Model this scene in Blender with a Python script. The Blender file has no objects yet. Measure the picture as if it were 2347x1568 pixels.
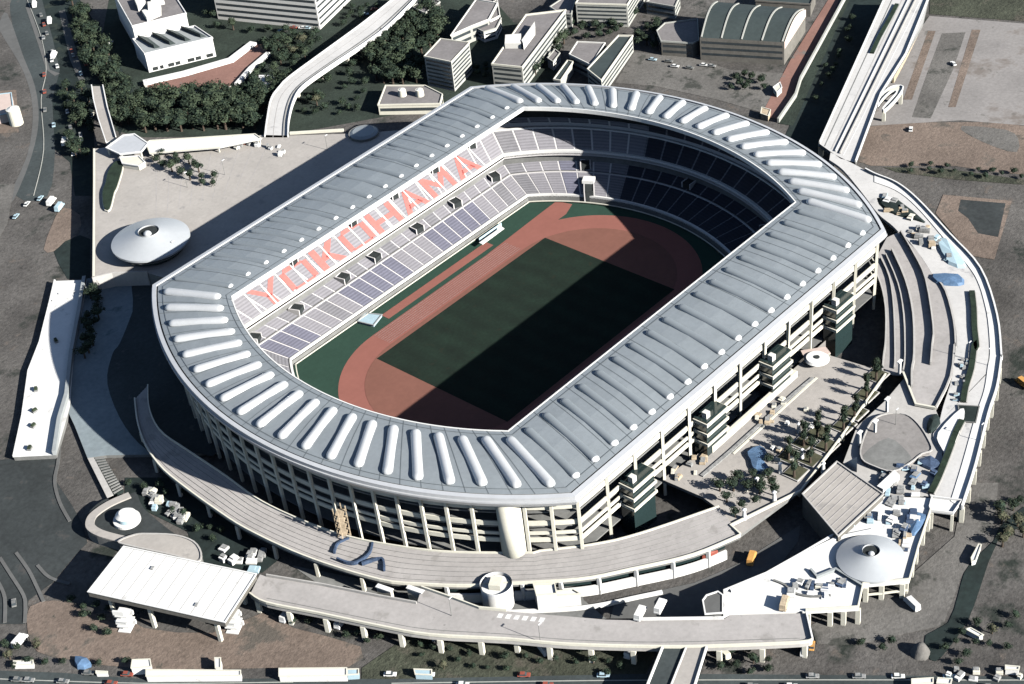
import bpy, bmesh, math, random
from mathutils import Vector, Matrix
from math import sin, cos, pi, radians, sqrt, atan2
random.seed(7)
S = bpy.context.scene
COL = S.collection

# ------------------------------------------------------------------ camera, sky, sun, exposure
FPX = 4167.803309                       # focal length for a picture 2347 px wide
CAM = Vector((-444.353, -439.847, 451.378))
ROT = (0.933569918, 0.0945578492, -0.849882736)
cd = bpy.data.cameras.new("camera")
cd.sensor_width = 36.0
cd.lens = 36.0 * FPX / 2347.0
cd.clip_start = 5.0
cd.clip_end = 6000.0
cam = bpy.data.objects.new("camera", cd)
COL.objects.link(cam)
cam.location = CAM
cam.rotation_euler = ROT
S.camera = cam

SUN_DIR = Vector((0.15, -1.0, 0.512)).normalized()      # towards the sun
w = bpy.data.worlds.new("World"); S.world = w; w.use_nodes = True
nt = w.node_tree; nt.nodes.clear()
sky = nt.nodes.new("ShaderNodeTexSky"); sky.sky_type = 'NISHITA'; sky.sun_disc = False
sky.sun_elevation = math.asin(SUN_DIR.z); sky.sun_rotation = pi - 0.149
sky.altitude = 350; sky.air_density = 0.75; sky.dust_density = 0.4
bg = nt.nodes.new("ShaderNodeBackground"); bg.inputs[1].default_value = 0.05
wo = nt.nodes.new("ShaderNodeOutputWorld")
nt.links.new(sky.outputs[0], bg.inputs[0]); nt.links.new(bg.outputs[0], wo.inputs[0])
sl = bpy.data.lights.new("sun", 'SUN'); sl.energy = 5.0; sl.angle = radians(0.5); sl.color = (1.0, 0.975, 0.93)
so = bpy.data.objects.new("sun", sl); COL.objects.link(so)
so.rotation_euler = SUN_DIR.to_track_quat('Z', 'Y').to_euler()
S.view_settings.view_transform = 'Standard'
S.view_settings.look = 'None'
S.view_settings.gamma = 1.0
S.view_settings.exposure = 0.95
S.cycles.diffuse_bounces = 0

# ------------------------------------------------------------------ tracing: picture point -> point of the place at height z
RM = cam.rotation_euler.to_matrix()
def at(u, v, z=0.0):
    d = RM @ Vector(((u - 1173.5) / FPX, -(v - 784.0) / FPX, -1.0))
    t = (z - CAM.z) / d.z
    return CAM + d * t
OFF = {'a':(0,0),'b':(900,0),'c':(1800,0),'d':(2740,0),'e':(0,700),'f':(800,600),'g':(1800,300),'h':(2740,600),
       'i':(0,1300),'j':(1000,1300),'k':(1900,1300),'l':(2740,1300),'m':(0,1831),'n':(1000,1831),'o':(1900,1831),'q':(2740,1831)}
def T(s, z=0.0):
    """'l 10,20 30,40 D 5,6' -> points of the place at height z"""
    out = []; o = None
    for t in s.split():
        if ',' not in t: o = t; continue
        x, y = map(float, t.split(','))
        if o == 'D': out.append(at(x, y, z))
        elif o == 'W': out.append(Vector((x, y, z)))
        else: out.append(at((OFF[o][0] + x / 2.1336) / 1.6362, (OFF[o][1] + y / 2.1336) / 1.6362, z))
    return out

# ------------------------------------------------------------------ materials
MATS = {}
def mat(name, col, rough=0.8, var=0.25, scale=0.15, metal=0.0, spots=None, stripes=None, spec=0.3, detail=1.2, bump=0.0):
    """noise at two world scales; spots=(colour, threshold, scale); stripes=(axis, period, darkening)"""
    if name in MATS: return MATS[name]
    m = bpy.data.materials.new(name); m.use_nodes = True; MATS[name] = m
    n = m.node_tree.nodes; l = m.node_tree.links; b = n['Principled BSDF']
    b.inputs['Roughness'].default_value = rough; b.inputs['Metallic'].default_value = metal
    b.inputs['Specular IOR Level'].default_value = spec
    geo = n.new('ShaderNodeNewGeometry')
    def noise(sc, det=6):
        t = n.new('ShaderNodeTexNoise'); t.inputs['Scale'].default_value = sc; t.inputs['Detail'].default_value = det
        t.inputs['Roughness'].default_value = 0.65
        l.new(geo.outputs['Position'], t.inputs['Vector']); return t
    def ramp(src, lo, hi, a, c):
        r = n.new('ShaderNodeMapRange'); r.inputs['From Min'].default_value = lo; r.inputs['From Max'].default_value = hi
        r.inputs['To Min'].default_value = a; r.inputs['To Max'].default_value = c
        l.new(src, r.inputs['Value']); return r.outputs[0]
    v1 = ramp(noise(scale).outputs['Fac'], 0.3, 0.7, 1 - var, 1 + var)
    v2 = ramp(noise(detail, 4).outputs['Fac'], 0.3, 0.7, 1 - var * 0.7, 1 + var * 0.7)
    mu = n.new('ShaderNodeMath'); mu.operation = 'MULTIPLY'; l.new(v1, mu.inputs[0]); l.new(v2, mu.inputs[1])
    fac = mu.outputs[0]
    if stripes:
        ax, per, dk = stripes
        if ax == 'UV':
            tc = n.new('ShaderNodeTexCoord'); src = tc.outputs['UV']; ax = 'V'
        else: src = geo.outputs['Position']
        wv = n.new('ShaderNodeTexWave'); wv.wave_type = 'BANDS'
        wv.bands_direction = {'X':'X','Y':'Y','Z':'Z','V':'Y'}[ax]
        wv.inputs['Scale'].default_value = 0.314 / per * 1.0
        l.new(src, wv.inputs['Vector'])
        r = ramp(wv.outputs['Fac'], 0.0, 1.0, 1 - dk, 1.0)
        m2 = n.new('ShaderNodeMath'); m2.operation = 'MULTIPLY'; l.new(fac, m2.inputs[0]); l.new(r, m2.inputs[1]); fac = m2.outputs[0]
    sc = n.new('ShaderNodeVectorMath'); sc.operation = 'SCALE'; sc.inputs[0].default_value = col[:3]
    l.new(fac, sc.inputs['Scale']); colout = sc.outputs[0]
    if spots:
        for (sc2, thr, ssc) in (spots if isinstance(spots, list) else [spots]):
            f = ramp(noise(ssc, 5).outputs['Fac'], thr, thr + 0.08, 0.0, 1.0)
            mx = n.new('ShaderNodeMix'); mx.data_type = 'RGBA'
            l.new(f, mx.inputs[0]); l.new(colout, mx.inputs[6]); mx.inputs[7].default_value = (*sc2, 1)
            colout = mx.outputs[2]
    l.new(colout, b.inputs['Base Color'])
    if bump:
        bp = n.new('ShaderNodeBump'); bp.inputs['Strength'].default_value = 0.6; bp.inputs['Distance'].default_value = bump
        l.new(noise(detail * 1.5, 6).outputs['Fac'], bp.inputs['Height']); l.new(bp.outputs[0], b.inputs['Normal'])
    return m

M = dict(
 earth   = mat('earth', (0.105,0.098,0.09), .95, .42, .03, spots=[((0.028,0.034,0.028), .57, .035), ((0.14,0.118,0.10), .6, .09), ((0.035,0.036,0.032), .63, .2)], detail=.5, bump=.6),
 earth_r = mat('earth_warm', (0.20,0.155,0.125), .95, .3, .03, spots=[((0.12,0.105,0.088), .56, .06), ((0.07,0.07,0.058), .64, .14)], detail=.5, bump=.5),
 earth_g = mat('earth_grey', (0.15,0.142,0.13), .95, .28, .03, spots=[((0.06,0.062,0.054), .56, .07), ((0.15,0.14,0.125), .62, .15)], detail=.5, bump=.4),
 gravel  = mat('gravel_lot', (0.28,0.262,0.248), .95, .18, .03, spots=[((0.2,0.175,0.155), .55, .03), ((0.14,0.135,0.12), .62, .1)], detail=.6),
 scrub   = mat('scrub', (0.06,0.065,0.045), .95, .4, .06, spots=[((0.10,0.09,0.07), .55, .05)], detail=.4, bump=1.2),
 lawn    = mat('lawn', (0.03,0.042,0.032), .95, .35, .05, detail=.5, bump=.5),
 asphalt = mat('asphalt', (0.055,0.066,0.066), .9, .25, .03, detail=.6, spots=[((0.1,0.1,0.095), .63, .15)]),
 asph_l  = mat('asphalt_pale', (0.13,0.13,0.125), .9, .15, .03, detail=.3),
 darkrd  = mat('dark_asphalt', (0.042,0.048,0.048), .9, .3, .04, detail=.5, spots=[((0.075,0.072,0.068), .6, .08)]),
 canal   = mat('canal_bed', (0.018,0.028,0.026), .9, .4, .04, detail=.4, spots=[((0.035,0.045,0.035), .58, .05)]),
 paving  = mat('paving', (0.42,0.39,0.355), .85, .1, .05, detail=.6, spots=[((0.33,0.31,0.29), .6, .12), ((0.22,0.22,0.21), .68, .35)]),
 paving_b= mat('paving_blue', (0.34,0.36,0.36), .85, .1, .05, detail=.5),
 concrete= mat('concrete', (0.48,0.46,0.43), .85, .12, .06, detail=.7),
 conc_l  = mat('concrete_line', (0.42,0.395,0.375), .85, .12, .05, detail=.6, spots=[((0.33,0.31,0.29), .58, .15), ((0.22,0.21,0.2), .67, .4)]),
 conc_d  = mat('concrete_dark', (0.2,0.2,0.19), .9, .2, .06, detail=.6),
 cream   = mat('cream_concrete', (0.72,0.69,0.58), .75, .06, .1, detail=.8),
 white   = mat('white_paint', (0.80,0.79,0.755), .6, .06, .08, detail=.8, spots=[((0.6,0.59,0.56), .62, .2), ((0.42,0.42,0.4), .7, .5)]),
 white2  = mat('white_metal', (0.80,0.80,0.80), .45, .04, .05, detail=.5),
 dark    = mat('dark_interior', (0.03,0.035,0.035), .9, .3, .1, detail=.8),
 glass   = mat('dark_glass', (0.02,0.035,0.035), .15, .1, .1, spec=.6),
 window  = mat('window_glass', (0.05,0.06,0.065), .2, .2, .2, spec=.6),
 roofm   = mat('roof_metal', (0.30,0.33,0.345), .42, .08, .05, metal=.2, detail=.6, spec=.5, bump=.03),
 ribm    = mat('rib_metal_glint', (0.64,0.65,0.65), .33, .05, .08, metal=.2, detail=.8, spec=.7),  # end-arc ribs: sun glint painted in as a paler base colour
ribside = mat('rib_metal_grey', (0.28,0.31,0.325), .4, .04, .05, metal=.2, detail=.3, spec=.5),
 seam    = mat('roof_seam', (0.15,0.17,0.18), .5, .1, .05, metal=.2),
 lowplz  = mat('shadow_tone_paving', (0.23,0.27,0.285), .85, .16, .04, detail=.5, spots=[((0.10,0.14,0.15), .58, .07)]),  # shadow tone painted into the base colour; blotches are its own
 pdeck   = mat('pale_deck', (0.60,0.585,0.56), .85, .09, .05, detail=.6, spots=[((0.44,0.43,0.42), .6, .15), ((0.28,0.28,0.27), .68, .4)]),
 rim     = mat('rim_metal', (0.60,0.61,0.62), .4, .05, .05, metal=.2, detail=.4),
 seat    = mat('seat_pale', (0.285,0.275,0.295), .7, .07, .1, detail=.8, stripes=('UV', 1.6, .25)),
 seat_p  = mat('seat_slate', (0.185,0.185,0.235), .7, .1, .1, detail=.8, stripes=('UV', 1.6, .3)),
 seat_shade  = mat('seat_shade_navy', (0.032,0.038,0.055), .7, .15, .1, detail=.8, stripes=('UV', 1.6, .3)),  # seat colour with the shade of the bowl painted in
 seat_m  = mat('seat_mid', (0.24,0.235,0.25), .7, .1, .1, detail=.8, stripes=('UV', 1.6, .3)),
 seat_r  = mat('seat_red', (0.56,0.165,0.145), .7, .08, .2, detail=.8),
 aisle   = mat('aisle_concrete', (0.64,0.615,0.6), .8, .06, .1, detail=.8),
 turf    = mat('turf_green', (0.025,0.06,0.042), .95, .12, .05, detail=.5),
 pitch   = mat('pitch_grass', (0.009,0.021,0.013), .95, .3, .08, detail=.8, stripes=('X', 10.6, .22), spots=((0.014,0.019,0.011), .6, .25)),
 track   = mat('track_red', (0.29,0.115,0.09), .9, .06, .06, detail=.4, stripes=None),
 track2  = mat('track_red_dark', (0.215,0.095,0.07), .9, .08, .06, detail=.4),
 leafA   = mat('leaf_dark', (0.02,0.034,0.021), .85, .4, .3, detail=1.5),
 leafB   = mat('leaf_mid', (0.045,0.062,0.035), .85, .4, .3, detail=1.5),
 leafC   = mat('leaf_olive', (0.075,0.075,0.045), .85, .35, .3, detail=1.5),
 bark    = mat('bark', (0.08,0.06,0.045), .9, .3, .5),
 brick   = mat('terracotta_paving', (0.27,0.15,0.12), .9, .15, .05, detail=.6, spots=((0.16,0.18,0.17), .6, .04)),
 bldg    = mat('building_grey', (0.42,0.42,0.38), .85, .1, .1, detail=.6),
 bldg_r  = mat('building_roof', (0.22,0.205,0.20), .9, .15, .08, detail=.6),
 bldg_w  = mat('building_white', (0.76,0.74,0.68), .75, .06, .08, detail=.6),
 hallroof= mat('hall_roof', (0.055,0.07,0.068), .6, .15, .05, detail=.5),
 hallwall= mat('hall_wall', (0.17,0.16,0.14), .85, .2, .1, detail=.6),
 pink    = mat('gable_pink', (0.62,0.50,0.44), .85, .06, .1, detail=.6),
 blue    = mat('blue_tarp', (0.11,0.19,0.31), .6, .2, .3, detail=1.2),
 bluepale= mat('pale_blue_mat', (0.42,0.56,0.62), .7, .08, .3, detail=1),
 navy    = mat('navy_cover', (0.06,0.09,0.15), .7, .3, .3, detail=1.2),
 red     = mat('red_paint', (0.30,0.08,0.055), .6, .1, .3),
 orange  = mat('orange_paint', (0.62,0.33,0.10), .6, .1, .3),
 rubber  = mat('rubber', (0.02,0.02,0.02), .9, .1, .3),
 cone    = mat('cone_metal', (0.52,0.54,0.55), .36, .04, .1, metal=.15, detail=.5, spec=.5),
 debris  = mat('material_grey', (0.30,0.30,0.29), .85, .3, .3, detail=1.2),
 wood    = mat('stacked_timber', (0.50,0.40,0.28), .85, .25, .3, detail=1.2),
)

# ------------------------------------------------------------------ object helpers
def new_bm(): return bmesh.new()
def bm_poly(bm, pts, mi=0):
    vs = [bm.verts.new(p) for p in pts]
    f = bm.faces.new(vs); f.material_index = mi; return f
def bm_prism(bm, pts, z0, z1, mi=0, side=None):
    """extrude a plan outline from z0 to z1 (its own xy)"""
    P = [Vector((p[0], p[1])) for p in pts]
    area = sum(P[i].x*P[(i+1)%len(P)].y - P[(i+1)%len(P)].x*P[i].y for i in range(len(P)))
    if area < 0: P.reverse()
    a = [bm.verts.new((p.x, p.y, z0)) for p in P]; b = [bm.verts.new((p.x, p.y, z1)) for p in P]
    f = bm.faces.new(b); f.material_index = mi
    f2 = bm.faces.new(list(reversed(a))); f2.material_index = mi
    n = len(P)
    for i in range(n):
        q = bm.faces.new((a[i], a[(i+1)%n], b[(i+1)%n], b[i])); q.material_index = mi if side is None else side
def bm_box(bm, c, size, rz=0.0, mi=0):
    x, y, z = c; sx, sy, sz = size
    pts = []
    for dx, dy in ((-1,-1),(1,-1),(1,1),(-1,1)):
        X = dx*sx/2; Y = dy*sy/2
        pts.append((x + X*cos(rz) - Y*sin(rz), y + X*sin(rz) + Y*cos(rz)))
    bm_prism(bm, pts, z, z+sz, mi)
def bm_cyl(bm, x, y, z0, z1, r0, r1=None, seg=20, mi=0, cap=True):
    r1 = r0 if r1 is None else r1
    a = [bm.verts.new((x+r0*cos(2*pi*i/seg), y+r0*sin(2*pi*i/seg), z0)) for i in range(seg)]
    b = [bm.verts.new((x+r1*cos(2*pi*i/seg), y+r1*sin(2*pi*i/seg), z1)) for i in range(seg)]
    for i in range(seg):
        f = bm.faces.new((a[i], a[(i+1)%seg], b[(i+1)%seg], b[i])); f.material_index = mi
    if cap:
        f = bm.faces.new(b); f.material_index = mi; f = bm.faces.new(list(reversed(a))); f.material_index = mi
def bm_wall(bm, pts, z0, z1, th=0.4, mi=0, closed=False):
    """a wall of even thickness along a polyline, mitred"""
    P = [Vector((p[0], p[1])) for p in pts]; n = len(P); L = []; R_ = []
    for i in range(n):
        if closed: a, b = P[i-1], P[(i+1)%n]
        else: a, b = P[max(i-1,0)], P[min(i+1,n-1)]
        d1 = (P[i]-a); d2 = (b-P[i])
        d1 = d1.normalized() if d1.length > 1e-6 else d2.normalized()
        d2 = d2.normalized() if d2.length > 1e-6 else d1
        t = (d1+d2)
        if t.length < 1e-3: t = d1
        t.normalize(); nn = Vector((-t.y, t.x)); k = 1/max(0.4, abs(nn.dot(Vector((-d1.y, d1.x)))))
        L.append(P[i]+nn*th/2*k); R_.append(P[i]-nn*th/2*k)
    m = n if closed else n-1
    lo = [bm.verts.new((p.x,p.y,z0)) for p in L]; lt = [bm.verts.new((p.x,p.y,z1)) for p in L]
    ro = [bm.verts.new((p.x,p.y,z0)) for p in R_]; rt = [bm.verts.new((p.x,p.y,z1)) for p in R_]
    for i in range(m):
        j = (i+1)%n
        for q in ((lt[i],rt[i],rt[j],lt[j]), (ro[i],ro[j],rt[j],rt[i]), (lo[j],lo[i],lt[i],lt[j]), (lo[i],lo[j],ro[j],ro[i])):
            f = bm.faces.new(q); f.material_index = mi
    if not closed:
        for e in (0, n-1):
            f = bm.faces.new((lo[e], ro[e], rt[e], lt[e])); f.material_index = mi
def link(name, bm, mats, parent=None, loc=None, smooth=False):
    me = bpy.data.meshes.new(name)
    bmesh.ops.recalc_face_normals(bm, faces=bm.faces)
    if smooth:
        for f in bm.faces: f.smooth = True
    off = Vector((0,0,0))
    if parent is not None:
        off = parent.location.copy()
        if parent.parent is not None: off += parent.parent.location
    elif loc is not None: off = Vector(loc)
    if off.length > 0: bmesh.ops.translate(bm, verts=bm.verts, vec=-off)
    bm.to_mesh(me); bm.free()
    for m in (mats if isinstance(mats, (list, tuple)) else [mats]): me.materials.append(m if not isinstance(m, str) else M[m])
    o = bpy.data.objects.new(name, me); COL.objects.link(o)
    if parent is not None: o.parent = parent
    elif loc is not None: o.location = loc
    return o
def tag(o, label=None, cat=None, group=None, kind=None):
    if label: o['label'] = label
    if cat: o['category'] = cat
    if group: o['group'] = group
    if kind: o['kind'] = kind
    return o
def empty(name, label, cat, loc, group=None, rz=0.0):
    o = bpy.data.objects.new(name, None); COL.objects.link(o); o.location = loc; o.rotation_euler.z = rz
    o.empty_display_size = 1.0
    return tag(o, label, cat, group)
def cen(pts, z=0.0):
    c = sum((Vector((p[0],p[1],0)) for p in pts), Vector()) / len(pts); c.z = z; return c
def struct(name, pts, z, m, label=None, thick=None, side=None):
    bm = new_bm()
    if thick: bm_prism(bm, pts, z-thick, z, 0, 1 if side else None)
    else: bm_poly(bm, [(p[0],p[1],z) for p in pts])
    o = link(name, bm, [M[m]] + ([M[side]] if side else [])); tag(o, label, kind='structure'); return o
def smoothline(pts, n=6, closed=False):
    P = [Vector(p) for p in pts]; out = []; N = len(P)
    rng = range(N if closed else N-1)
    for i in rng:
        if closed: p0, p1, p2, p3 = P[i-1], P[i], P[(i+1)%N], P[(i+2)%N]
        else: p0, p1, p2, p3 = P[max(i-1,0)], P[i], P[i+1], P[min(i+2,N-1)]
        for k in range(n):
            t = k/n
            out.append(0.5*((2*p1)+(-p0+p2)*t+(2*p0-5*p1+4*p2-p3)*t*t+(-p0+3*p1-3*p2+p3)*t*t*t))
    if not closed: out.append(P[-1])
    return out

# ------------------------------------------------------------------ stadium: plan rings
NA, NS = 72, 48                         # points per end arc / per long side
def arc3(p1, pm, p2, n):
    ax, ay = p1; bx, by = pm; cx, cy = p2
    d = 2*(ax*(by-cy)+bx*(cy-ay)+cx*(ay-by))
    ux = ((ax*ax+ay*ay)*(by-cy)+(bx*bx+by*by)*(cy-ay)+(cx*cx+cy*cy)*(ay-by))/d
    uy = ((ax*ax+ay*ay)*(cx-bx)+(bx*bx+by*by)*(ax-cx)+(cx*cx+cy*cy)*(bx-ax))/d
    r = sqrt((ax-ux)**2+(ay-uy)**2)
    a0 = atan2(ay-uy, ax-ux); a1 = atan2(cy-uy, cx-ux); am = atan2(by-uy, bx-ux)
    def unw(a, ref):
        while a-ref > pi: a -= 2*pi
        while a-ref < -pi: a += 2*pi
        return a
    a0 = unw(a0, am); a1 = unw(a1, am)
    return [(ux+r*cos(a0+(a1-a0)*i/n), uy+r*sin(a0+(a1-a0)*i/n)) for i in range(n)]
def ring(yp, yn, xN, xS, aN, aS):
    """far side (+y) west->east, north arc, near side (-y) east->west, south arc"""
    ym = (yp+yn)/2
    out = [(xS+(xN-xS)*i/NS, yp) for i in range(NS)]
    out += arc3((xN, yp), (aN, ym), (xN, yn), NA)
    out += [(xN+(xS-xN)*i/NS, yn) for i in range(NS)]
    out += arc3((xS, yn), (aS, ym), (xS, yp), NA)
    return out
NT = 2*(NA+NS)
def mixr(A, B, t): return [(a[0]+(b[0]-a[0])*t, a[1]+(b[1]-a[1])*t) for a, b in zip(A, B)]
R_FRONT = ring(62.6, -62.6, 74.3, -77.2, 96.8, -100)         # foot of the lower stand
R_CROSS = ring(77.0, -77.0, 79.0, -83.0, 111.5, -115)
R_LTOP  = ring(83.5, -83.5, 81.5, -86.5, 118.0, -121.5)
R_PARA  = ring(82.0, -82.0, 81.0, -86.0, 116.5, -120.0)
R_UMID  = ring(93.0, -93.0, 86.0, -91.0, 124.5, -126.5)
R_UTOP  = ring(109.0, -109.0, 92.0, -97.0, 131.0, -132.0)
R_RIN   = ring(74.0, -77.0, 89.0, -92.2, 111.5, -115.5)
R_ROUT  = ring(111.0, -117.5, 93.0, -103.7, 138.5, -147.5)
R_FACE  = ring(107.0, -114.0, 90.0, -99.0, 132.0, -142.0)
def pt3(R, i, z): p = R[i % NT]; return (p[0], p[1], z)
def loft(bm, RA, za, RB, zb, i0=0, i1=NT, mi=0, uv=None, step=1, v0=0.0):
    fs = []
    i = i0; u = 0.0
    while i < i1:
        j = min(i+step, i1)
        A, B, C_, D_ = pt3(RA,i,za), pt3(RA,j,za), pt3(RB,j,zb), pt3(RB,i,zb)
        f = bm.faces.new([bm.verts.new(p) for p in (A,B,C_,D_)]); f.material_index = mi
        if uv is not None:
            du = (Vector(B)-Vector(A)).length; h = (Vector(D_)-Vector(A)).length
            for lp, q in zip(f.loops, ((u,v0),(u+du,v0),(u+du,v0+h),(u,v0+h))): lp[uv].uv = q
            u += du
        fs.append(f); i = j
    return fs
def lerp_pt(R, t):
    """R sampled at a fractional index"""
    i = int(math.floor(t)) ; f = t-i; a = R[i%NT]; b = R[(i+1)%NT]
    return (a[0]+(b[0]-a[0])*f, a[1]+(b[1]-a[1])*f)

stad = empty('stadium', 'large oval stadium with a grey ribbed metal roof ring around a dark green pitch', 'stadium', (0,0,0))

# field --------------------------------------------------------------
struct('field', [(p[0],p[1]) for p in ring(62.4,-62.4,74.1,-77.0,96.6,-99.8)], 0.04, 'turf', 'dark green artificial turf floor around the running track')
def oval(cx, r, n=40):
    return [(cx+r*cos(-pi/2+pi*i/n), r*sin(-pi/2+pi*i/n)) for i in range(n+1)] + [(-cx+r*cos(pi/2+pi*i/n), r*sin(pi/2+pi*i/n)) for i in range(n+1)]
tr = oval(42.5, 49.5)
struct('running_track', tr, 0.07, 'track', 'brick red running track curving around the pitch')
struct('sprint_chute', T('D 1180,495 D 1240,487 D 1278,473 D 1330,490 D 1360,497 D 1300,520'.replace('D ','D '),0)[:0] or [(30,41),(76,41),(84,44),(82,52),(70,51.5),(30,49.5)], 0.10, 'track', 'red straight track extension in the far corner of the field')
inner = oval(42.5, 38.5)
struct('infield_ends', inner, 0.13, 'track2', 'darker red half circle areas behind both goals')
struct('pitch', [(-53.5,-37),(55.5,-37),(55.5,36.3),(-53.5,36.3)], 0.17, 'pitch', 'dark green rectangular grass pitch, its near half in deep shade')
struct('jump_runway', [(-30,52.2),(38,52.2),(38,56.8),(-30,56.8)], 0.10, 'track', 'narrow red jumping runway between the track and the far stand')
bm = new_bm()
for r in (40.0+1.22*k for k in range(0,8)):
    for side in (1,-1):
        bm_box(bm, (0, side*r, 0.19), (85, 0.10, 0.01))
o = link('track_line', bm, 'conc_l'); tag(o, 'thin white lane lines along the straights of the red track', kind='structure')
# stands ---------------------------------------------------------------
def add_uv(bm): return bm.loops.layers.uv.new('UVMap')
SM = ['seat','seat_p','seat_m','aisle','seat_shade']
def side_cells(n_side=19, n_arc=22):
    cells = []
    for k in range(n_side): cells.append((NS*k/n_side, NS*(k+1)/n_side))
    for k in range(n_arc): cells.append((NS+NA*k/n_arc, NS+NA*(k+1)/n_arc))
    for k in range(n_side): cells.append((NS+NA+NS*k/n_side, NS+NA+NS*(k+1)/n_side))
    for k in range(n_arc): cells.append((2*NS+NA+NA*k/n_arc, 2*NS+NA+NA*(k+1)/n_arc))
    return cells
def stand(name, bands, cells, colour, aisle_w=0.10, parent=stad):
    """bands: (ringA, zA, ringB, zB); every cell one seat block with an aisle on its edge"""
    bm = new_bm(); uv = add_uv(bm)
    for bi, (RA, za, RB, zb) in enumerate(bands):
        for ci, (a, b) in enumerate(cells):
            m = colour(bi, ci); nsub = 3
            w_ = (b-a)*aisle_w
            segs = [(a, a+w_, 2 if m == 4 else 3, 0.0)] + [(a+w_+(b-a-w_)*k/nsub, a+w_+(b-a-w_)*(k+1)/nsub, m, 0.16) for k in range(nsub)]  # aisles in shade-toned blocks are darkened too
            for s, e, mi, up in segs:
                A = (*lerp_pt(RA,s), za+up); B = (*lerp_pt(RA,e), za+up); C_ = (*lerp_pt(RB,e), zb+up); D_ = (*lerp_pt(RB,s), zb+up)
                f = bm.faces.new([bm.verts.new(p) for p in (A,B,C_,D_)]); f.material_index = mi
                h = (Vector(D_)-Vector(A)).length
                for lp, q in zip(f.loops, ((s,0),(e,0),(e,h),(s,h))): lp[uv].uv = q
    return link(name, bm, [M[k] for k in SM], parent)
cells = side_cells(24, 22)
dark_low = {1,2,6,7,8,9,10,16,17,18,19,20,24}
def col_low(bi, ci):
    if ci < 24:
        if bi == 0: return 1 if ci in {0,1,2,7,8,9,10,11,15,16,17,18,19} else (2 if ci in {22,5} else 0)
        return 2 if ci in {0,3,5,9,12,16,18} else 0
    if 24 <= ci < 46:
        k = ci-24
        if k > 6: return 4  # shade painted as dark seat blocks past the shadow edge
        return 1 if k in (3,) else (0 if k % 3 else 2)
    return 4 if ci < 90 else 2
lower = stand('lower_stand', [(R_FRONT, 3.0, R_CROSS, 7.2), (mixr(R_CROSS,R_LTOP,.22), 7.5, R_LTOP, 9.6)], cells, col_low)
bm = new_bm()
loft(bm, R_FRONT, 0.0, R_FRONT, 3.0)
loft(bm, R_CROSS, 7.2, mixr(R_CROSS,R_LTOP,.22), 7.2)
loft(bm, mixr(R_CROSS,R_LTOP,.22), 7.2, mixr(R_CROSS,R_LTOP,.22), 7.5)
loft(bm, R_LTOP, 9.6, R_LTOP, 13.6)
link('concourse_wall', bm, 'conc_d', lower)
# white front parapet of the lower stand and of its cross aisle
def band(name, RA, za, zb, th, m, parent, i0=0, i1=NT):
    bm = new_bm()
    c = [sum(p[0] for p in RA)/NT, 0]
    RB = []
    for i,p in enumerate(RA):
        a = RA[i-1]; b = RA[(i+1)%NT]; d = Vector((b[0]-a[0], b[1]-a[1])).normalized()
        RB.append((p[0]-d.y*th, p[1]+d.x*th))
    loft(bm, RA, za, RA, zb, i0, i1); loft(bm, RB, za, RB, zb, i0, i1); loft(bm, RA, zb, RB, zb, i0, i1); loft(bm, RA, za, RB, za, i0, i1)
    return link(name, bm, m, parent)
band('front_parapet', R_FRONT, 2.6, 3.9, 1.0, 'white', lower)
band('aisle_kerb', R_CROSS, 7.0, 7.7, 0.7, 'aisle', lower)
def ring_at_level(off, R=R_FRONT): return R
link_r = ring(61.2,-61.2,73.5,-76.4,95.4,-98.6)
band('perimeter_rail', link_r, 0.9, 1.25, 0.45, 'cream', lower)

def col_up(bi, ci):
    return 0 if (ci*5) % 4 else 2
upper = stand('upper_stand', [(R_PARA, 15.0, R_UMID, 22.2), (mixr(R_UMID,R_UTOP,.2), 24.6, R_UTOP, 33.0)], side_cells(20,22), lambda bi,ci: (0 if ci < 20 else ((2 if (ci*5)%4==0 else 0) if ci < 28 else (4 if ci < 80 else 0))))  # darkest blocks carry painted shade under the roof
bm = new_bm()
loft(bm, R_UMID, 22.2, mixr(R_UMID,R_UTOP,.2), 22.2, mi=0)
loft(bm, R_LTOP, 13.6, R_PARA, 13.6, mi=1)
loft(bm, mixr(R_UMID,R_UTOP,.2), 22.2, mixr(R_UMID,R_UTOP,.2), 24.6, mi=0)
loft(bm, R_PARA, 13.6, R_PARA, 15.0, mi=0)
link('gangway', bm, [M['aisle'], M['conc_d']], upper)
R_P2 = ring(81.0,-81.0,80.6,-85.6,115.5,-119.0)
band('front_parapet', R_PARA, 14.2, 16.2, 1.3, 'white', upper)
band('gangway_rail', R_UMID, 22.3, 23.2, 0.5, 'white', upper)
# tunnel mouths: dark openings with white cheeks
def mouth(t, RA, RB, za, zb, w_, name='tunnel_mouth', par=lower):
    a = Vector((*lerp_pt(RA,t),0)); b = Vector((*lerp_pt(RB,t),0)); d = (b-a).normalized(); n = Vector((-d.y,d.x,0))
    g = a.lerp(b, 0.0); h = a.lerp(b, 1.0)
    bm = new_bm()
    q = [g-n*w_/2, g+n*w_/2, h+n*w_/2, h-n*w_/2]
    bm_prism(bm, q, za, zb, 0)
    o = link(name, bm, 'dark', par)
    bm = new_bm()
    for s in (-1,1):
        q = [g+n*s*w_/2, g+n*s*(w_/2+.5), h+n*s*(w_/2+.5), h+n*s*w_/2]
        bm_prism(bm, q, za-.2, zb+.35, 0)
    q = [h+d*0-n*(w_/2+.5), h-n*(w_/2+.5)+d*.5, h+n*(w_/2+.5)+d*.5, h+n*(w_/2+.5)]
    bm_prism(bm, q, za-.2, zb+.35, 0)
    link('cheek_wall', bm, 'aisle', o)
def tfar(x): return NS*(x+86)/(79.5+86)
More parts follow.
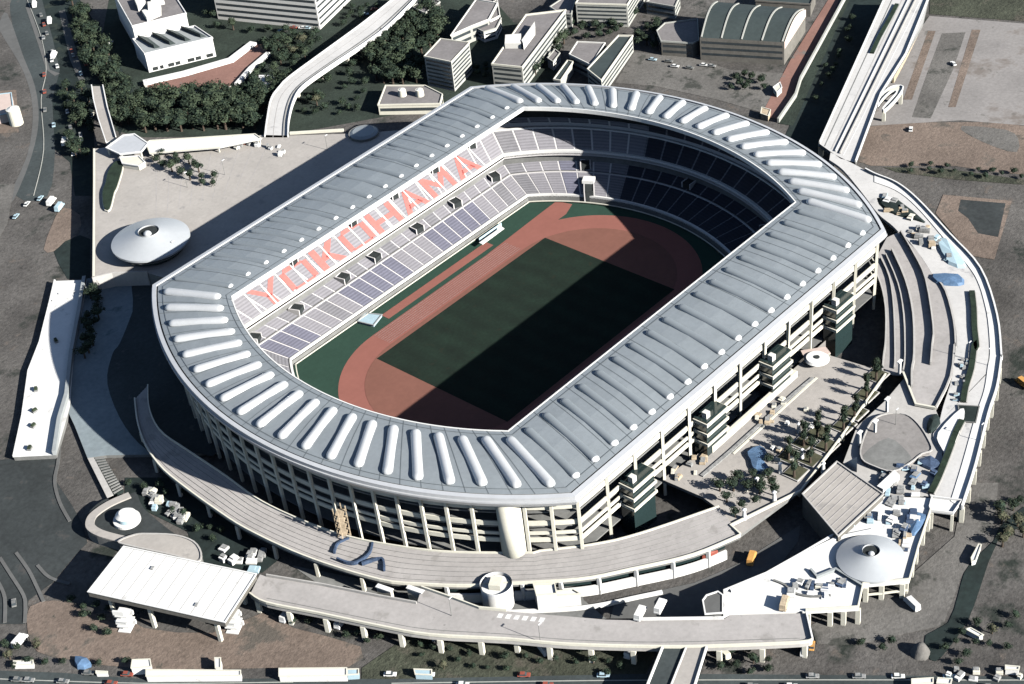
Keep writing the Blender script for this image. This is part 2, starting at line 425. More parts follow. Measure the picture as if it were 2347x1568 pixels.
for k, x in enumerate((-82,-57,-29,-9.5,18,43.5,70.5)):
    mouth(tfar(x)+.1, mixr(R_CROSS,R_LTOP,.25), mixr(R_CROSS,R_LTOP,.95), 7.5, 10.2, 4.2)
for x in (-42,-8,17,42,66):
    mouth(tfar(x), mixr(R_PARA,R_UMID,.86), mixr(R_UMID,R_UTOP,.12), 20.5, 24.4, 3.2, 'upper_tunnel_mouth', upper)
for t in (NS+15, NS+36, NS+57, 2*NS+NA+15, 2*NS+NA+57):
    mouth(t, mixr(R_CROSS,R_LTOP,.3), R_LTOP, 7.5, 10.4, 4.0)
# field gate in the far end stand: white portal over a dark passage
mouth(NS+15.5, R_FRONT, mixr(R_FRONT,R_CROSS,.6), 1.0, 6.4, 4.0, 'field_gate')
a = Vector((*lerp_pt(mixr(R_FRONT,R_CROSS,.6), NS+15.5),0))
bm = new_bm(); bm_box(bm, (a.x, a.y, 6.3), (4.5, 5.5, 1.6), 0.5); link('gate_lintel', bm, 'white', lower)

# seat lettering YOKOHAMA ---------------------------------------------
GL = {
 'Y': [[(0,1),(.2,1),(.55,.5),(.45,.4)],[(1,1),(.8,1),(.4,.45),(.5,.4),(.6,.45)],[(.4,0),(.6,0),(.6,.5),(.4,.5)]],
 'O': [[(0,.12),(.18,.12),(.18,.88),(0,.88)],[(.82,.12),(1,.12),(1,.88),(.82,.88)],[(.1,.84),(.9,.84),(.8,1),(.2,1)],[(.2,0),(.8,0),(.9,.16),(.1,.16)]],
 'K': [[(.05,0),(.27,0),(.27,1),(.05,1)],[(.27,.38),(.45,.38),(.95,1),(.7,1),(.27,.55)],[(.4,.5),(.55,.62),(1,0),(.74,0)]],
 'H': [[(0,0),(.2,0),(.2,1),(0,1)],[(.8,0),(1,0),(1,1),(.8,1)],[(.2,.4),(.8,.4),(.8,.6),(.2,.6)]],
 'A': [[(0,0),(.2,0),(.58,1),(.42,1)],[(1,0),(.8,0),(.42,1),(.58,1)],[(.22,.24),(.78,.24),(.7,.42),(.3,.42)]],
 'M': [[(0,0),(.18,0),(.18,1),(0,1)],[(.82,0),(1,0),(1,1),(.82,1)],[(.18,1),(.18,.68),(.5,.2),(.5,.52)],[(.82,1),(.82,.68),(.5,.2),(.5,.52)]],
}
X0, X1 = -72.5, 69.0
cw = (X1-X0)/8
for k, ch in enumerate('YOKOHAMA'):
    bm = new_bm()
    for poly in GL[ch]:
        # cut every stroke at the centre aisle of the letter
        for half in (0, 1):
            lo, hi = (0.0, .49) if half == 0 else (.51, 1.0)
            P = poly[:]
            def clip(P, f, inside):
                out = []
                for i in range(len(P)):
                    a, b = P[i-1], P[i]
                    ia, ib = inside(a), inside(b)
                    if ia != ib:
                        t = (f-a[0])/(b[0]-a[0]); out.append((f, a[1]+(b[1]-a[1])*t))
                    if ib: out.append(b)
                return out
            P = clip(P, lo, lambda p: p[0] >= lo-1e-9); 
            if len(P) > 2: P = clip(P, hi, lambda p: p[0] <= hi+1e-9)
            if len(P) < 3: continue
            vs = []
            for (x, y) in P:
                xx = X0 + cw*(k + .06 + .88*x); v = .05+.90*y
                yy = 82.0+11.0*v; zz = 15.0+7.2*v
                vs.append(bm.verts.new((xx, yy, zz+.16+.14+.008*half)))
            bm.faces.new(vs)
    o = link('seat_letter', bm, 'seat_r', upper); o['label'] = 'letter %s in red seats on the far upper stand' % ch
# seat aisles of the letter rows are white: sheets between the letters
for k in range(17):
    x = X0+cw/2*k; bm = new_bm()
    A = [(x-.35,82.4,15.66),(x+.35,82.4,15.66),(x+.35,92.6,22.36),(x-.35,92.6,22.36)]
    bm.faces.new([bm.verts.new(p) for p in A])
    link('stand_aisle', bm, 'white', upper)

# roof -------------------------------------------------------------------
ZI, ZO = 40.3, 38.2
bm = new_bm()
R_RO2 = mixr(R_RIN, R_ROUT, .925)
for k in range(4):
    t0, t1 = k/4, (k+1)/4
    z = lambda t: ZI + (ZO-ZI)*t + 1.0*sin(pi*t)
    loft(bm, mixr(R_RIN,R_RO2,t0), z(t0), mixr(R_RIN,R_RO2,t1), z(t1))
def rz_(t): return ZI + (ZO-ZI)*t + 1.0*sin(pi*t)
for k in range(100):            # standing seams between the ribs
    tt = NT*(k+.5)/100; a = Vector((*lerp_pt(R_RIN,tt),0)); b = Vector((*lerp_pt(R_RO2,tt),0)); n = (b-a).normalized(); n = Vector((-n.y,n.x,0))*.13
    for j in range(4):
        t0, t1 = j/4, (j+1)/4; p = a.lerp(b,t0); q = a.lerp(b,t1); z0_, z1_ = rz_(t0)+.07, rz_(t1)+.07
        f = bm.faces.new([bm.verts.new((v.x,v.y,z)) for v,z in ((p-n,z0_),(q-n,z1_),(q+n,z1_),(p+n,z0_))]); f.material_index = 1
for t in (.06, .93):
    loft(bm, mixr(R_RIN,R_RO2,t-.004), rz_(t)+.12, mixr(R_RIN,R_RO2,t+.004), rz_(t)+.12, mi=1)
loft(bm, R_RIN, ZI, R_RIN, ZI-1.3)
loft(bm, R_RIN, ZI-1.3, mixr(R_RIN,R_ROUT,.5), 36.4); loft(bm, mixr(R_RIN,R_ROUT,.5), 36.4, mixr(R_RIN,R_ROUT,.97), 34.6)
roof = link('roof', bm, [M['roofm'], M['seam']], stad)
bm = new_bm()   # gutter
loft(bm, R_RO2, ZO, R_RO2, ZO-1.0); R_RO3 = mixr(R_RIN, R_ROUT, .945); loft(bm, R_RO2, ZO-1.0, R_RO3, ZO-1.0)
link('gutter', bm, 'conc_d', roof)
bm = new_bm()   # rim
R4 = mixr(R_RIN, R_ROUT, .995)
loft(bm, R_RO3, ZO-1.0, R_RO3, ZO+.35); loft(bm, R_RO3, ZO+.35, R4, ZO+.15); loft(bm, R4, ZO+.15, R4, ZO-1.3); 
link('rim', bm, 'rim', roof)
bm = new_bm()
R5 = mixr(R_RIN, R_ROUT, 1.012); R6 = mixr(R_RIN, R_ROUT, .985)
loft(bm, R4, ZO-1.3, R5, ZO-1.3); loft(bm, R5, ZO-1.3, R5, ZO-2.0); loft(bm, R5, ZO-2.0, R6, ZO-3.9); loft(bm, R6, ZO-3.9, mixr(R_RIN,R_ROUT,.95), ZO-3.9)
link('fascia', bm, 'rim', roof)
band('inner_edge_trim', mixr(R_RIN,R_ROUT,-.004), ZI-1.8, ZI+.12, -0.5, 'white', roof)
# ribs: long rounded vaults lying on the roof
def rib_mesh(L, w_, h, side=False):
    bm = new_bm(); prof = 10; rows = []
    st = []
    ncap = 5
    for k in range(ncap+1): a = pi/2*k/ncap; st.append((-L/2+w_*.5*(1-cos(a))*1.0 if False else -L/2 + w_*.55*(1-sin(pi/2-0)) if False else -L/2+w_*.6*(1-cos(a)), sin(a)))
    st += [(-L/2+w_*.6+(L-1.2*w_)*k/4, 1.0) for k in range(1,4)]
    st += [(-x, s) for x, s in reversed(st[:ncap+1])]
    for x, s in st:
        row = []
        for j in range(prof+1):
            b = pi*j/prof
            row.append(bm.verts.new((x, -w_/2*cos(b)*max(s,.02)**.7, h*sin(b)*max(s,.02)**.8)))
        rows.append(row)
    for i in range(len(rows)-1):
        for j in range(prof):
            f = bm.faces.new((rows[i][j], rows[i+1][j], rows[i+1][j+1], rows[i][j+1])); f.smooth = True
            if (side == 'near' and i >= 10) or (side == 'far' and i < 4): f.material_index = 1  # sunlight painted white on the rib ends that face the sun
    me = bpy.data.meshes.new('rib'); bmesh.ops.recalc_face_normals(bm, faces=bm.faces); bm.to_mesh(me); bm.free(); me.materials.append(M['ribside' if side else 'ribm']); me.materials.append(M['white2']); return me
rib_me = {}
def rib(t, f0, f1, w_=4.0, h=1.75, side=False):
    a = Vector((*lerp_pt(R_RIN,t), 0)); b = Vector((*lerp_pt(R_ROUT,t), 0))
    L = (b-a).length; p = a.lerp(b, f0); q = a.lerp(b, f1)
    zz = lambda f: ZI+(ZO-ZI)*(f/.925)+1.0*sin(pi*min(1,f/.925))
    p.z = zz(f0)-.05; q.z = zz(f1)-.05
    d = q-p; key = (round(d.length), side)
    if key not in rib_me: rib_me[key] = rib_mesh(key[0], w_, h, side)
    o = bpy.data.objects.new('rib', rib_me[key]); COL.objects.link(o); o.parent = roof
    o.location = (p+q)/2 + Vector((0,0,.28)); o.rotation_euler = (0, -math.asin(d.z/d.length), atan2(d.y, d.x))
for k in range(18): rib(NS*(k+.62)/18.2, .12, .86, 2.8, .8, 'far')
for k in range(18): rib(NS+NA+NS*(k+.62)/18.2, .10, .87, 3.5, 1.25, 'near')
for k in range(20): rib(NS+NA*(k+.35)/19.7, .14, .87)
for k in range(20): rib(2*NS+NA+NA*(k+.35)/19.7, .13, .84)

# facade --------------------------------------------------------------------
bm = new_bm()
loft(bm, R_FACE, 0.0, R_FACE, 35.0)
inner_w = mixr(R_FACE, R_LTOP, .0)
bm.free()
R_BACK = mixr(R_FACE, R_PARA, .30)
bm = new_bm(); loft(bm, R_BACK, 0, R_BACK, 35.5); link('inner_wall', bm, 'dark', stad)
bm = new_bm()
for z in (7.0, 14.2, 20.4, 27.0):
    loft(bm, R_FACE, z, R_BACK, z); loft(bm, R_FACE, z-.5, R_BACK, z-.5); loft(bm, R_FACE, z-.5, R_FACE, z)
link('floor_slab', bm, 'conc_d', stad)
for z, h in ((13.4, 1.9), (16.9, 1.3), (21.2, 2.0), (28.6, 2.3)):
    band('parapet_band', mixr(R_FACE, R_ROUT, .03), z, z+h, 0.5, 'cream', stad)
# columns
cidx = [NS+NA+NS*k/12 for k in range(13)] + [2*NS+NA+NA*k/26 for k in range(1,27)] + [NS*k/10 for k in range(1,10)] + [NS+NA*k/16 for k in range(0,16)]
for t in cidx:
    a = Vector((*lerp_pt(R_FACE,t),0)); b = Vector((*lerp_pt(R_ROUT,t),0)); d = (b-a).normalized(); n = Vector((-d.y,d.x,0))
    bm = new_bm(); w2 = .55
    lo = [a-n*w2-d*.3, a+n*w2-d*.3, a+n*w2+d*.8, a-n*w2+d*.8]; hi = [p+d*1.1 for p in lo]
    va = [bm.verts.new((p.x,p.y,0)) for p in lo]; vb = [bm.verts.new((p.x,p.y,34.8)) for p in hi]
    for i in range(4): bm.faces.new((va[i], va[(i+1)%4], vb[(i+1)%4], vb[i]))
    bm.faces.new(vb)
    link('facade_column', bm, 'cream', stad)
# projecting stair towers on the near side
for (u, v) in ((1459,1134),(1637,989),(1790,857),(1931,726)):
    p = at(u, v, 22.4); x0 = p.x; wd = 13.0; y1 = -120.6; y0 = -114.2
    bm = new_bm(); bm_prism(bm, [(x0+.4,y1+.6),(x0+wd-.4,y1+.6),(x0+wd-.4,y0),(x0+.4,y0)], 0, 24.6)
    tw = link('stair_tower', bm, 'glass', stad)
    for z, h in ((13.6,1.0),(18.2,1.1),(22.8,1.3)):
        bm = new_bm(); bm_wall(bm, [(x0,y0),(x0,y1),(x0+wd,y1),(x0+wd,y0)], z-.2, z+h, .45)
        link('landing_parapet', bm, 'cream', tw)
    bm = new_bm(); bm_box(bm, (x0+3, y1+2.6, 24.5), (2.2,2.2,2.6)); link('lift_head', bm, 'bldg_w', tw)
bm = new_bm(); bm_wall(bm, [(-30,-119.5),(26,-119.5)], 8.0, 11.0, 1.4); link('plinth_wall', bm, 'cream', stad)
# round stair drum at the corner facade
for tt in (2*NS+NA+NA*2.6/26,):
    a = Vector((*lerp_pt(R_FACE,tt),0))
    bm = new_bm(); bm_cyl(bm, a.x, a.y, 0, 33.5, 4.6, seg=28)
    for f in bm.faces: f.smooth = len(f.verts) == 4
    link('stair_drum', bm, 'cream', stad)
# things lying on the field
e = empty('landing_mat', 'pale blue landing mats in a block beside the running track', 'landing mat', at(850,738,0))
bm = new_bm()
q = T('D 820,741 D 838,722 D 876,726 D 857,750', .1)
bm_prism(bm, q, .1, 1.1); o = link('mat_block', bm, 'bluepale', e)
bm = new_bm(); bm_wall(bm, q, 1.1, 1.35, .5, closed=True); link('cover_edge', bm, 'paving_b', o)
e = empty('team_bench', 'white roofed team bench shelter between the track and the far stand', 'bench', at(1125,548,0))
bm = new_bm(); bm_prism(bm, T('D 1098,557 D 1150,520 D 1156,524 D 1106,561', 2.4), 2.3, 2.6); link('canopy', bm, 'white', e)
bm = new_bm(); bm_wall(bm, T('D 1099,556 D 1150,520', 0), .1, 2.3, .2); link('back_panel', bm, 'bluepale', e)
bm = new_bm(); bm_wall(bm, T('D 1103,559 D 1152,524', 0), .1, .5, .5); link('seat', bm, 'bluepale', e)

# ------------------------------------------------------------------ ground and roads
struct('ground', [(-1500,-1500),(1800,-1500),(1800,1800),(-1500,1800)], 0.0, 'earth', 'bare grey brown earth around the stadium')
def G(name, s, k, m, label, smooth=0):
    p = T(s, 0)
    if smooth: p = smoothline(p, smooth, True)
    return struct(name, p, 0.02+0.02*k, m, label)
G('lawn', 'D 255,-30 D 1105,-30 D 1300,190 D 640,312 D 330,315 D 265,300 D 225,130', 0, 'lawn', 'dark rough grass around the buildings at the top of the picture')
G('road', 'a 100,-20 330,-20 420,300 480,560 420,800 440,1200 380,1568 130,1568 230,1250 290,950 270,700 200,480 100,200', 1, 'asphalt', 'grey road curving down the left side', 3)
G('track_lane', 'a 0,170 60,110 190,460 280,690 310,960 250,1260 110,1600 60,1600 215,1250 262,950 235,710 150,500 0,250', 2, 'asph_l', 'pale lane beside the left road', 3)
G('verge', 'a 330,-30 620,-30 800,240 1000,600 1080,760 960,1090 830,700 740,690 755,1190 750,1568 600,1568 560,1300 440,1200 420,800 480,560 420,300', 3, 'canal', 'dark planted strip between the left road and the plaza')
G('lane', 'a 470,90 520,80 620,440 680,640 640,660 560,480', 4, 'asph_l', 'thin pale lane in the dark strip')
G('lane', 'a 205,60 235,55 330,330 400,560 480,590 440,610 370,560 300,340', 5, 'asph_l', 'narrow footpath running between the road and the dark strip')
G('plot', 'a -10,730 130,720 150,1060 -10,1070', 4, 'earth_r', 'pinkish bare plot at the left edge')
G('plot', 'e 500,170 640,230 630,380 520,440 430,520 350,505 420,300', 6, 'earth_r', 'curved sandy plot beside the left plaza wall', 2)
G('plot', 'e 430,520 520,440 640,390 720,420 720,740 540,740 470,620', 5, 'verge' if False else 'canal', 'dark hollow below the left plaza wall')
G('yard', 'e 0,-20 120,-20 60,300 -10,420', 6, 'earth_g', 'grey strip by the left road')
G('parking', 'i -20,910 460,870 450,1080 570,1260 660,1420 700,1568 m 700,440 600,540 420,760 230,900 200,1090 -20,1090', 7, 'darkrd', 'dark asphalt yard in the lower left')
for s,l in (('a 210,-20 330,300 370,560 330,800 350,1200 270,1568','thin pale centre line of the left road'),('m 0,1530 1150,1565 2347,1555','pale line on the left part of the bottom road'),('n 1000,1565 D 1500,1560 D 2347,1560','pale line on the right part of the bottom road')):
    bm = new_bm(); bm_wall(bm, smoothline(T(s,0),5), .1, .3, .35); o = link('lane_line', bm, 'bldg'); tag(o, l, kind='structure')
for s in ('m 0,560 90,700 190,860 205,960 200,1080', 'm 130,520 230,660 300,800 350,910', 'm -10,760 40,880 40,1080', 'i 490,570 470,900 440,1080 480,1250 560,1400', 'm 300,620 400,720 560,770'):
    bm = new_bm(); bm_wall(bm, smoothline(T(s,0),4), .1, .5, 1.3); o = link('kerb', bm, 'asph_l'); tag(o, 'curved pale kerb line in the dark lower left yard', kind='structure')
G('dirt_field', 'm 240,950 430,900 600,930 700,1010 960,1000 1150,1120 1700,1160 2100,1000 2347,1120 n 750,1270 660,1430 100,1440 m 1180,1450 600,1380 300,1310 220,1130', 8, 'earth_r', 'brown dirt field below the white canopy', 2)
G('bottom_road', 'm -60,1460 500,1480 1150,1530 2347,1525 n 1000,1530 D 1500,1545 D 2400,1552 D 2400,1640 D -60,1640', 9, 'asphalt', 'grey road along the bottom edge')
G('bottom_strip', 'n 760,1440 1200,1140 o 0,1260 1200,1290 1080,1568 n 760,1600', 8, 'scrub', 'dark rough ground between the outer road and the bottom road')
G('bottom_strip', 'o 1620,1290 2347,1250 q 640,1260 1560,1360 1500,1500 o 1520,1568', 8, 'earth', 'rough ground right of the ramp')
G('earth_apron', 'q 1880,-40 2140,-40 2110,300 1850,700 1700,1100 1000,1260 690,1250 640,1100 1440,700 1790,390', 9, 'earth_g', 'grey earth apron outside the lower right corner')
G('creek', 'q 2347,150 2140,330 2110,420 1960,560 1870,680 1820,860 1740,1080 1560,1180 1570,1330 1640,1390 1740,1290 1900,1060 1990,820 2140,420 2347,300', 10, 'canal', 'black creek bed in the lower right', 2)
G('plot', 'h 1700,280 2250,330 2110,800 1930,770 1640,430', 9, 'earth_r', 'pale square building plot right of the stadium')
G('pit', 'h 1840,320 2200,350 2140,620 1980,590 1900,470 1820,410', 10, 'darkrd', 'dark excavated pit in the pale plot')
G('gravel_lot', 'd 1590,130 2400,195 2400,1010 1840,965 1100,1010 1250,620', 6, 'gravel', 'large pale gravel lot in the top right')
G('lane', 'd 1690,270 1880,260 1780,560 1600,950 1450,940 1560,620', 7, 'asph_l' if False else 'earth_g', 'grey vehicle track across the gravel lot')
G('lane', 'd 1580,250 1640,250 1450,800 1380,800', 8, 'earth_r', 'pinkish edge lane of the gravel lot')
G('lane', 'd 1930,240 2000,240 1800,860 1740,860', 8, 'earth_r', 'pinkish lane in the middle of the gravel lot')
G('dark_field', 'd 1600,-40 2500,-40 2500,185 1590,115', 8, 'scrub', 'dark rough field in the top right corner')
G('dirt_band', 'd 1060,1020 1800,980 2347,1010 2400,1240 2347,1400 1800,1330 1300,1330 1010,1290', 5, 'earth_r', 'brown dirt band right of the stadium', 2)
G('dirt_band', 'd 1850,1010 2200,1040 2300,1110 2290,1220 2120,1180 1900,1080', 7, 'earth_g', 'grey hollow at the right edge', 2)
G('dirt_band', 'd 1220,1340 1700,1350 2347,1440 2347,1480 1800,1440 1330,1380', 8, 'scrub', 'dark ditch right of the promenade')
G('canal_bed', 'd 960,-30 1260,-30 700,1250 440,1080', 8, 'canal', 'dark channel beside the raised road')
G('canal_bank', 'd 915,-30 965,-30 500,1010 380,990', 9, 'lawn', 'green bank left of the channel')
G('path', 'd 800,-30 880,-30 700,420 400,960 240,930 480,480', 9, 'brick', 'reddish straight path between the hall and the channel')
G('yard', 'c 1230,420 1700,465 d 0,560 440,590 240,930 c 2250,900 1900,800 1400,690 1080,665', 6, 'earth_g', 'bare yard in front of the hall')
G('service_road', 'o 830,1045 870,900 1500,760 1850,610 2347,300 q 560,290 540,430 o 2200,600 1740,830 1700,1050', 9, 'asph_l', 'grey service road in the cutting inside the outer road')
G('cutting', 'n 200,620 900,760 1600,800 o 0,800 560,760 620,900 800,1050 o 0,1000 n 1600,930 1230,800 1180,900 400,760', 8, 'conc_d', 'paved cutting between the ring walk and the outer road')
G('yard', 'i 1000,1050 1320,1050 1900,1450 m 2250,560 2100,680 1600,600 1500,350 1000,100', 8, 'canal', 'dark yard beside the ring walk')

# ------------------------------------------------------------------ raised decks
DZ = 8.0
def deck(name, s, m, label, cat='deck', side='concrete', th=1.3, z=DZ, solid=False, pts=None):
    p = pts if pts is not None else T(s, z)
    e = empty(name, label, cat, cen(p, 0))
    bm = new_bm(); bm_prism(bm, p, 0 if solid else z-th, z, 0, 1)
    link('slab', bm, [M[m], M[side]], e)
    return e, p
def pillars(e, pts, z1, z0=0.0, r=.7, inset=1.0, square=True, m='cream'):
    c = cen(pts)
    for p in pts:
        q = Vector((p[0], p[1], 0)); d = (c-q).normalized()*inset
        bm = new_bm()
        if square: bm_box(bm, (q.x+d.x, q.y+d.y, z0), (2*r,2*r,z1-z0), .4)
        else: bm_cyl(bm, q.x+d.x, q.y+d.y, z0, z1, r, seg=12)
        link('pillar', bm, m, e)
def edge(e, pts, z0, z1, th=.5, m='white', name='parapet', closed=False):
    bm = new_bm(); bm_wall(bm, pts, z0, z1, th, closed=closed); return link(name, bm, m, e)
def resample(pts, n):
    P = [Vector((p[0],p[1],0)) for p in pts]; L = [0]
    for i in range(1,len(P)): L.append(L[-1]+(P[i]-P[i-1]).length)
    out = []
    for k in range(n):
        s = L[-1]*k/(n-1); i = 1
        while i < len(P)-1 and L[i] < s: i += 1
        t = (s-L[i-1])/max(1e-6, L[i]-L[i-1]); out.append(P[i-1].lerp(P[i], t))
    return out

# west / north plaza
wp = T('a 755,1190 850,1180 1200,1225 2100,1080 b 385,1085 990,1065 W 110,118 W 80,84 W -60,84 e 1180,690 900,700 745,740 750,500', DZ)
e, p = deck('west_plaza', '', 'paving', 'wide paved plaza deck on the far side of the stadium, edged by the roof shadow', 'plaza', 'conc_d', pts=wp, solid=True)
edge(e, T('a 755,1200 e 755,0 750,735',DZ), DZ, DZ+.9, .8, 'cream')
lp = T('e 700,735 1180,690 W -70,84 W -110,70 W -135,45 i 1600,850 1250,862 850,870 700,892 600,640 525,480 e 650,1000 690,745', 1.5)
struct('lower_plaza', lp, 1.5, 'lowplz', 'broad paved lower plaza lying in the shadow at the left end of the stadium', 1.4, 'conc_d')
struct('plaza_shade', smoothline(T('e 1150,700 W -72,84 W -110,70 W -135,45 i 1560,850 1240,860 1000,640 860,300 900,60 e 960,1250 1060,1000', 1.5),4,True), 1.52, 'asphalt', 'dark sheet standing in for deep shade on the lower plaza close to the stadium foot')  # dark sheet added to paint the deeper shade beside the stadium
edge(e, T('e 740,738 900,700 1180,690',DZ), 1.5, DZ+.9, .8, 'concrete')
edge(e, T('b 400,1075 830,1050',DZ), DZ, DZ+1.2, 1.2, 'cream')
# paving joints
bm = new_bm()
for k in range(9):
    a = T('e %f,%f'%(1250+k*90,240-k*28), DZ)[0]; b = T('a %f,%f'%(1250+k*110, 1250-8*k), DZ)[0]
    bm_wall(bm, [a,b], DZ+.004, DZ+.03, .3)
link('paving_joint', bm, 'conc_l', e)
# curved slot and planter at the left of the plaza
e2 = empty('planter_bed', 'curved dark hedge bed at the left edge of the far plaza', 'planter', T('e 870,60',DZ)[0])
q = smoothline(T('a 930,1310 985,1330 940,1500 e 915,60 880,190 835,180 825,60 a 850,1480 870,1390', DZ), 3, True)
bm = new_bm(); bm_prism(bm, q, DZ, DZ+1.4); link('hedge', bm, 'leafA', e2)
bm = new_bm(); bm_wall(bm, q, DZ, DZ+.8, .9, closed=True); link('kerb', bm, 'cream', e2)
# cream gallery roof along the top of the plaza
e2 = empty('gallery_roof', 'long flat cream gallery roof along the far edge of the plaza', 'canopy', cen(T('a 1700,1150',11),DZ))
p = T('a 1170,1150 1200,1128 2040,1075 2090,1110 1760,1180 1200,1228', 11)
bm = new_bm(); bm_prism(bm, p, 10.4, 11); link('roof_slab', bm, 'white', e2); edge(e2, p, 10.9, 11.4, .6, 'cream', 'rim', True); pillars(e2, p, 10.4, DZ, .35)
e2 = empty('hexagonal_canopy', 'grey six sided canopy where the footbridge meets the plaza', 'canopy', cen(T('a 1000,1160',11),DZ))
p = T('a 850,1185 985,1085 1075,1075 1185,1150 1130,1215 960,1235', 12)
bm = new_bm(); bm_prism(bm, p, 11.3, 12); link('roof_slab', bm, 'rim', e2)
edge(e2, p, 11.9, 12.4, .7, 'white', 'rim', True); pillars(e2, p, 11.3, DZ, .5)
e2 = empty('entrance_pavilion', 'small white pavilion below the hexagonal canopy', 'pavilion', cen(T('a 1040,1290',8),DZ))
p = T('a 960,1260 1110,1250 1160,1300 1110,1330 980,1310', 10.5)
bm = new_bm(); bm_prism(bm, p, DZ, 10.5); link('wall', bm, 'cream', e2); edge(e2,p,10.4,10.9,.5,'white','roof_rim',True)
# footbridge
p = T('a 735,690 825,690 860,860 930,1105 850,1140 790,960 750,800', 9)
e2, p = deck('footbridge', '', 'paving', 'white footbridge running up left from the hexagonal canopy over the dark strip', 'bridge', 'white', pts=p, z=9)
edge(e2, T('a 735,690 750,800 790,960 850,1140',9), 9, 10.1, .5, 'white'); edge(e2, T('a 825,690 860,860 930,1105',9), 9, 10.1, .5, 'white')
pillars(e2, T('a 760,760 800,900 850,1050',9), 7.7, 0, .8, .3)
# left approach deck
AZ = 2.0
p = T('e 440,755 700,745 655,1000 590,1350 i 560,480 450,868 110,885 180,560 230,200 e 320,1250 400,930', AZ)
e2, p = deck('approach_deck', '', 'white', 'long white approach deck at the left edge beyond a walled gap', 'deck', 'conc_d', pts=p, z=AZ, solid=True)
pl = T('e 680,745 640,1000 575,1350 i 540,400 480,600 440,868', AZ)
edge(e2, pl, AZ, AZ+2.2, 1.6, 'paving_b', 'screen_wall')
edge(e2, T('e 440,755 400,930 320,1250 i 230,200 180,560 110,885', AZ), AZ, AZ+.9, .6, 'white')
for s in ('e 470,860 600,845','e 420,915 560,900'): edge(e2, T(s,AZ), AZ, AZ+.5, .9, 'white', 'step')
for k,(s) in enumerate(('i 280,520','i 270,640','i 240,820','i 290,350','e 450,1240')):
    b = T(s,AZ)[0]; o = empty('planter_box', 'small dark shrub box on the white approach deck', 'planter', b, 'shrub boxes on the approach deck')
    bm = new_bm(); bm_box(bm, (b.x,b.y,AZ), (2.4,1.6,.7), .3*k); link('box', bm, 'debris', o); bm = new_bm(); bm_box(bm, (b.x,b.y,AZ+.7), (2.0,1.2,.8), .3*k); link('shrub', bm, 'leafB', o)
# dark tree pits on shaded plaza are trees, further down

# ring walk round the south end
rin = smoothline(T('i 1190,330 1200,520 1290,700 1500,850 1800,1050 n 0,150 560,385 1060,490 1500,537 2130,542 o 230,532 900,437 1700,172', DZ), 4)
rout = smoothline(T('i 1080,420 1100,600 1150,760 1220,880 1320,1000 1480,1130 1700,1290 1980,1470 n 330,560 900,737 1230,772 1600,785 o 0,768 590,732 1000,652 1480,542 1870,382', DZ), 4)
NR = 64
rin = resample(rin, NR); rout = resample(rout, NR)
e = empty('ring_walk', 'curved stepped ring walkway wrapping the lower end of the stadium', 'walkway', cen(rin+rout,0))
bm = new_bm()
def strip(bm, A, za, B, zb, mi=0):
    for i in range(len(A)-1):
        f = bm.faces.new([bm.verts.new(q) for q in ((A[i].x,A[i].y,za),(A[i+1].x,A[i+1].y,za),(B[i+1].x,B[i+1].y,zb),(B[i].x,B[i].y,zb))]); f.material_index = mi
mixl = lambda A,B,t: [a.lerp(b,t) for a,b in zip(A,B)]
NST = 7
for k in range(NST):        # gently stepped terraces
    A = mixl(rin,rout,k/NST); B = mixl(rin,rout,(k+1)/NST); z = DZ+1.3-.2*k
    strip(bm, A, z, B, z, 0); strip(bm, B, z, B, z-.2, 1)
strip(bm, rin, DZ+1.3, rin, DZ-1.4, 1); strip(bm, rout, DZ-.1, rout, DZ-1.4, 1); strip(bm, rin, DZ-1.4, rout, DZ-1.4, 1)
link('terrace', bm, [M['conc_l'], M['conc_d']], e)
edge(e, rout, DZ-.3, DZ+.9, .6, 'cream'); edge(e, rin, DZ+1.2, DZ+2.0, .5, 'cream')
pillars(e, resample(rout, 16)[:9], DZ-1.4, 0, .6, 1.0)
# the glazed rooms under its east part
east = resample(rout, 200)[118:196]
edge(e, east, 0, 4.2, .8, 'white', 'skirt_wall')
c0 = cen(rin+rout)
inn = [q + (Vector((30,0,0))-q).normalized()*1.6 for q in east]
edge(e, inn, 3.9, DZ-1.3, .3, 'glass', 'window_strip')
for q in east[::9]:
    bm = new_bm(); bm_box(bm, (q.x,q.y,0), (1.2,1.2,DZ-.2), .3); link('column', bm, 'white', e)
kerb = [q + (q-Vector((0,-20,0))).normalized()*6.5 for q in east[:60]]
e3 = empty('kerb_wall', 'low white curved wall in the cutting below the glazed ring rooms', 'wall', cen(kerb,0))
edge(e3, kerb, 0, 1.3, 1.2, 'white', 'wall')

# outer road
low = T('m 2000,850 n 0,925 400,1005 900,1110 1300,1180 o 0,1215 500,1257 1250,1277 1700,1270 2347,1242 q 655,1215', DZ)
up = T('q 605,1000 0,1015 o 1740,1047 1020,1057 800,1052 0,985 n 1700,965 1500,890 1240,800 1200,925 900,870 450,780 0,705 m 2080,690', DZ)
e, p = deck('outer_road', '', 'conc_l', 'raised curved road sweeping along the bottom of the picture', 'road bridge', 'concrete', pts=smoothline(low,3)+up, th=1.8)
edge(e, smoothline(low,4), DZ, DZ+1.1, .6, 'cream'); edge(e, [q for q in T('o 1740,1047 1020,1057',DZ)], DZ, DZ+1.1, .5, 'white')
edge(e, T('q 605,1000 655,1215',DZ), DZ, DZ+1.1, .6, 'white'); edge(e, T('o 0,985 n 1700,965 1500,890 1240,800',DZ), DZ, DZ+1.1, .5, 'cream')
edge(e, T('n 1200,925 900,870 450,780 0,705',DZ), DZ, DZ+1.1, .5, 'concrete')
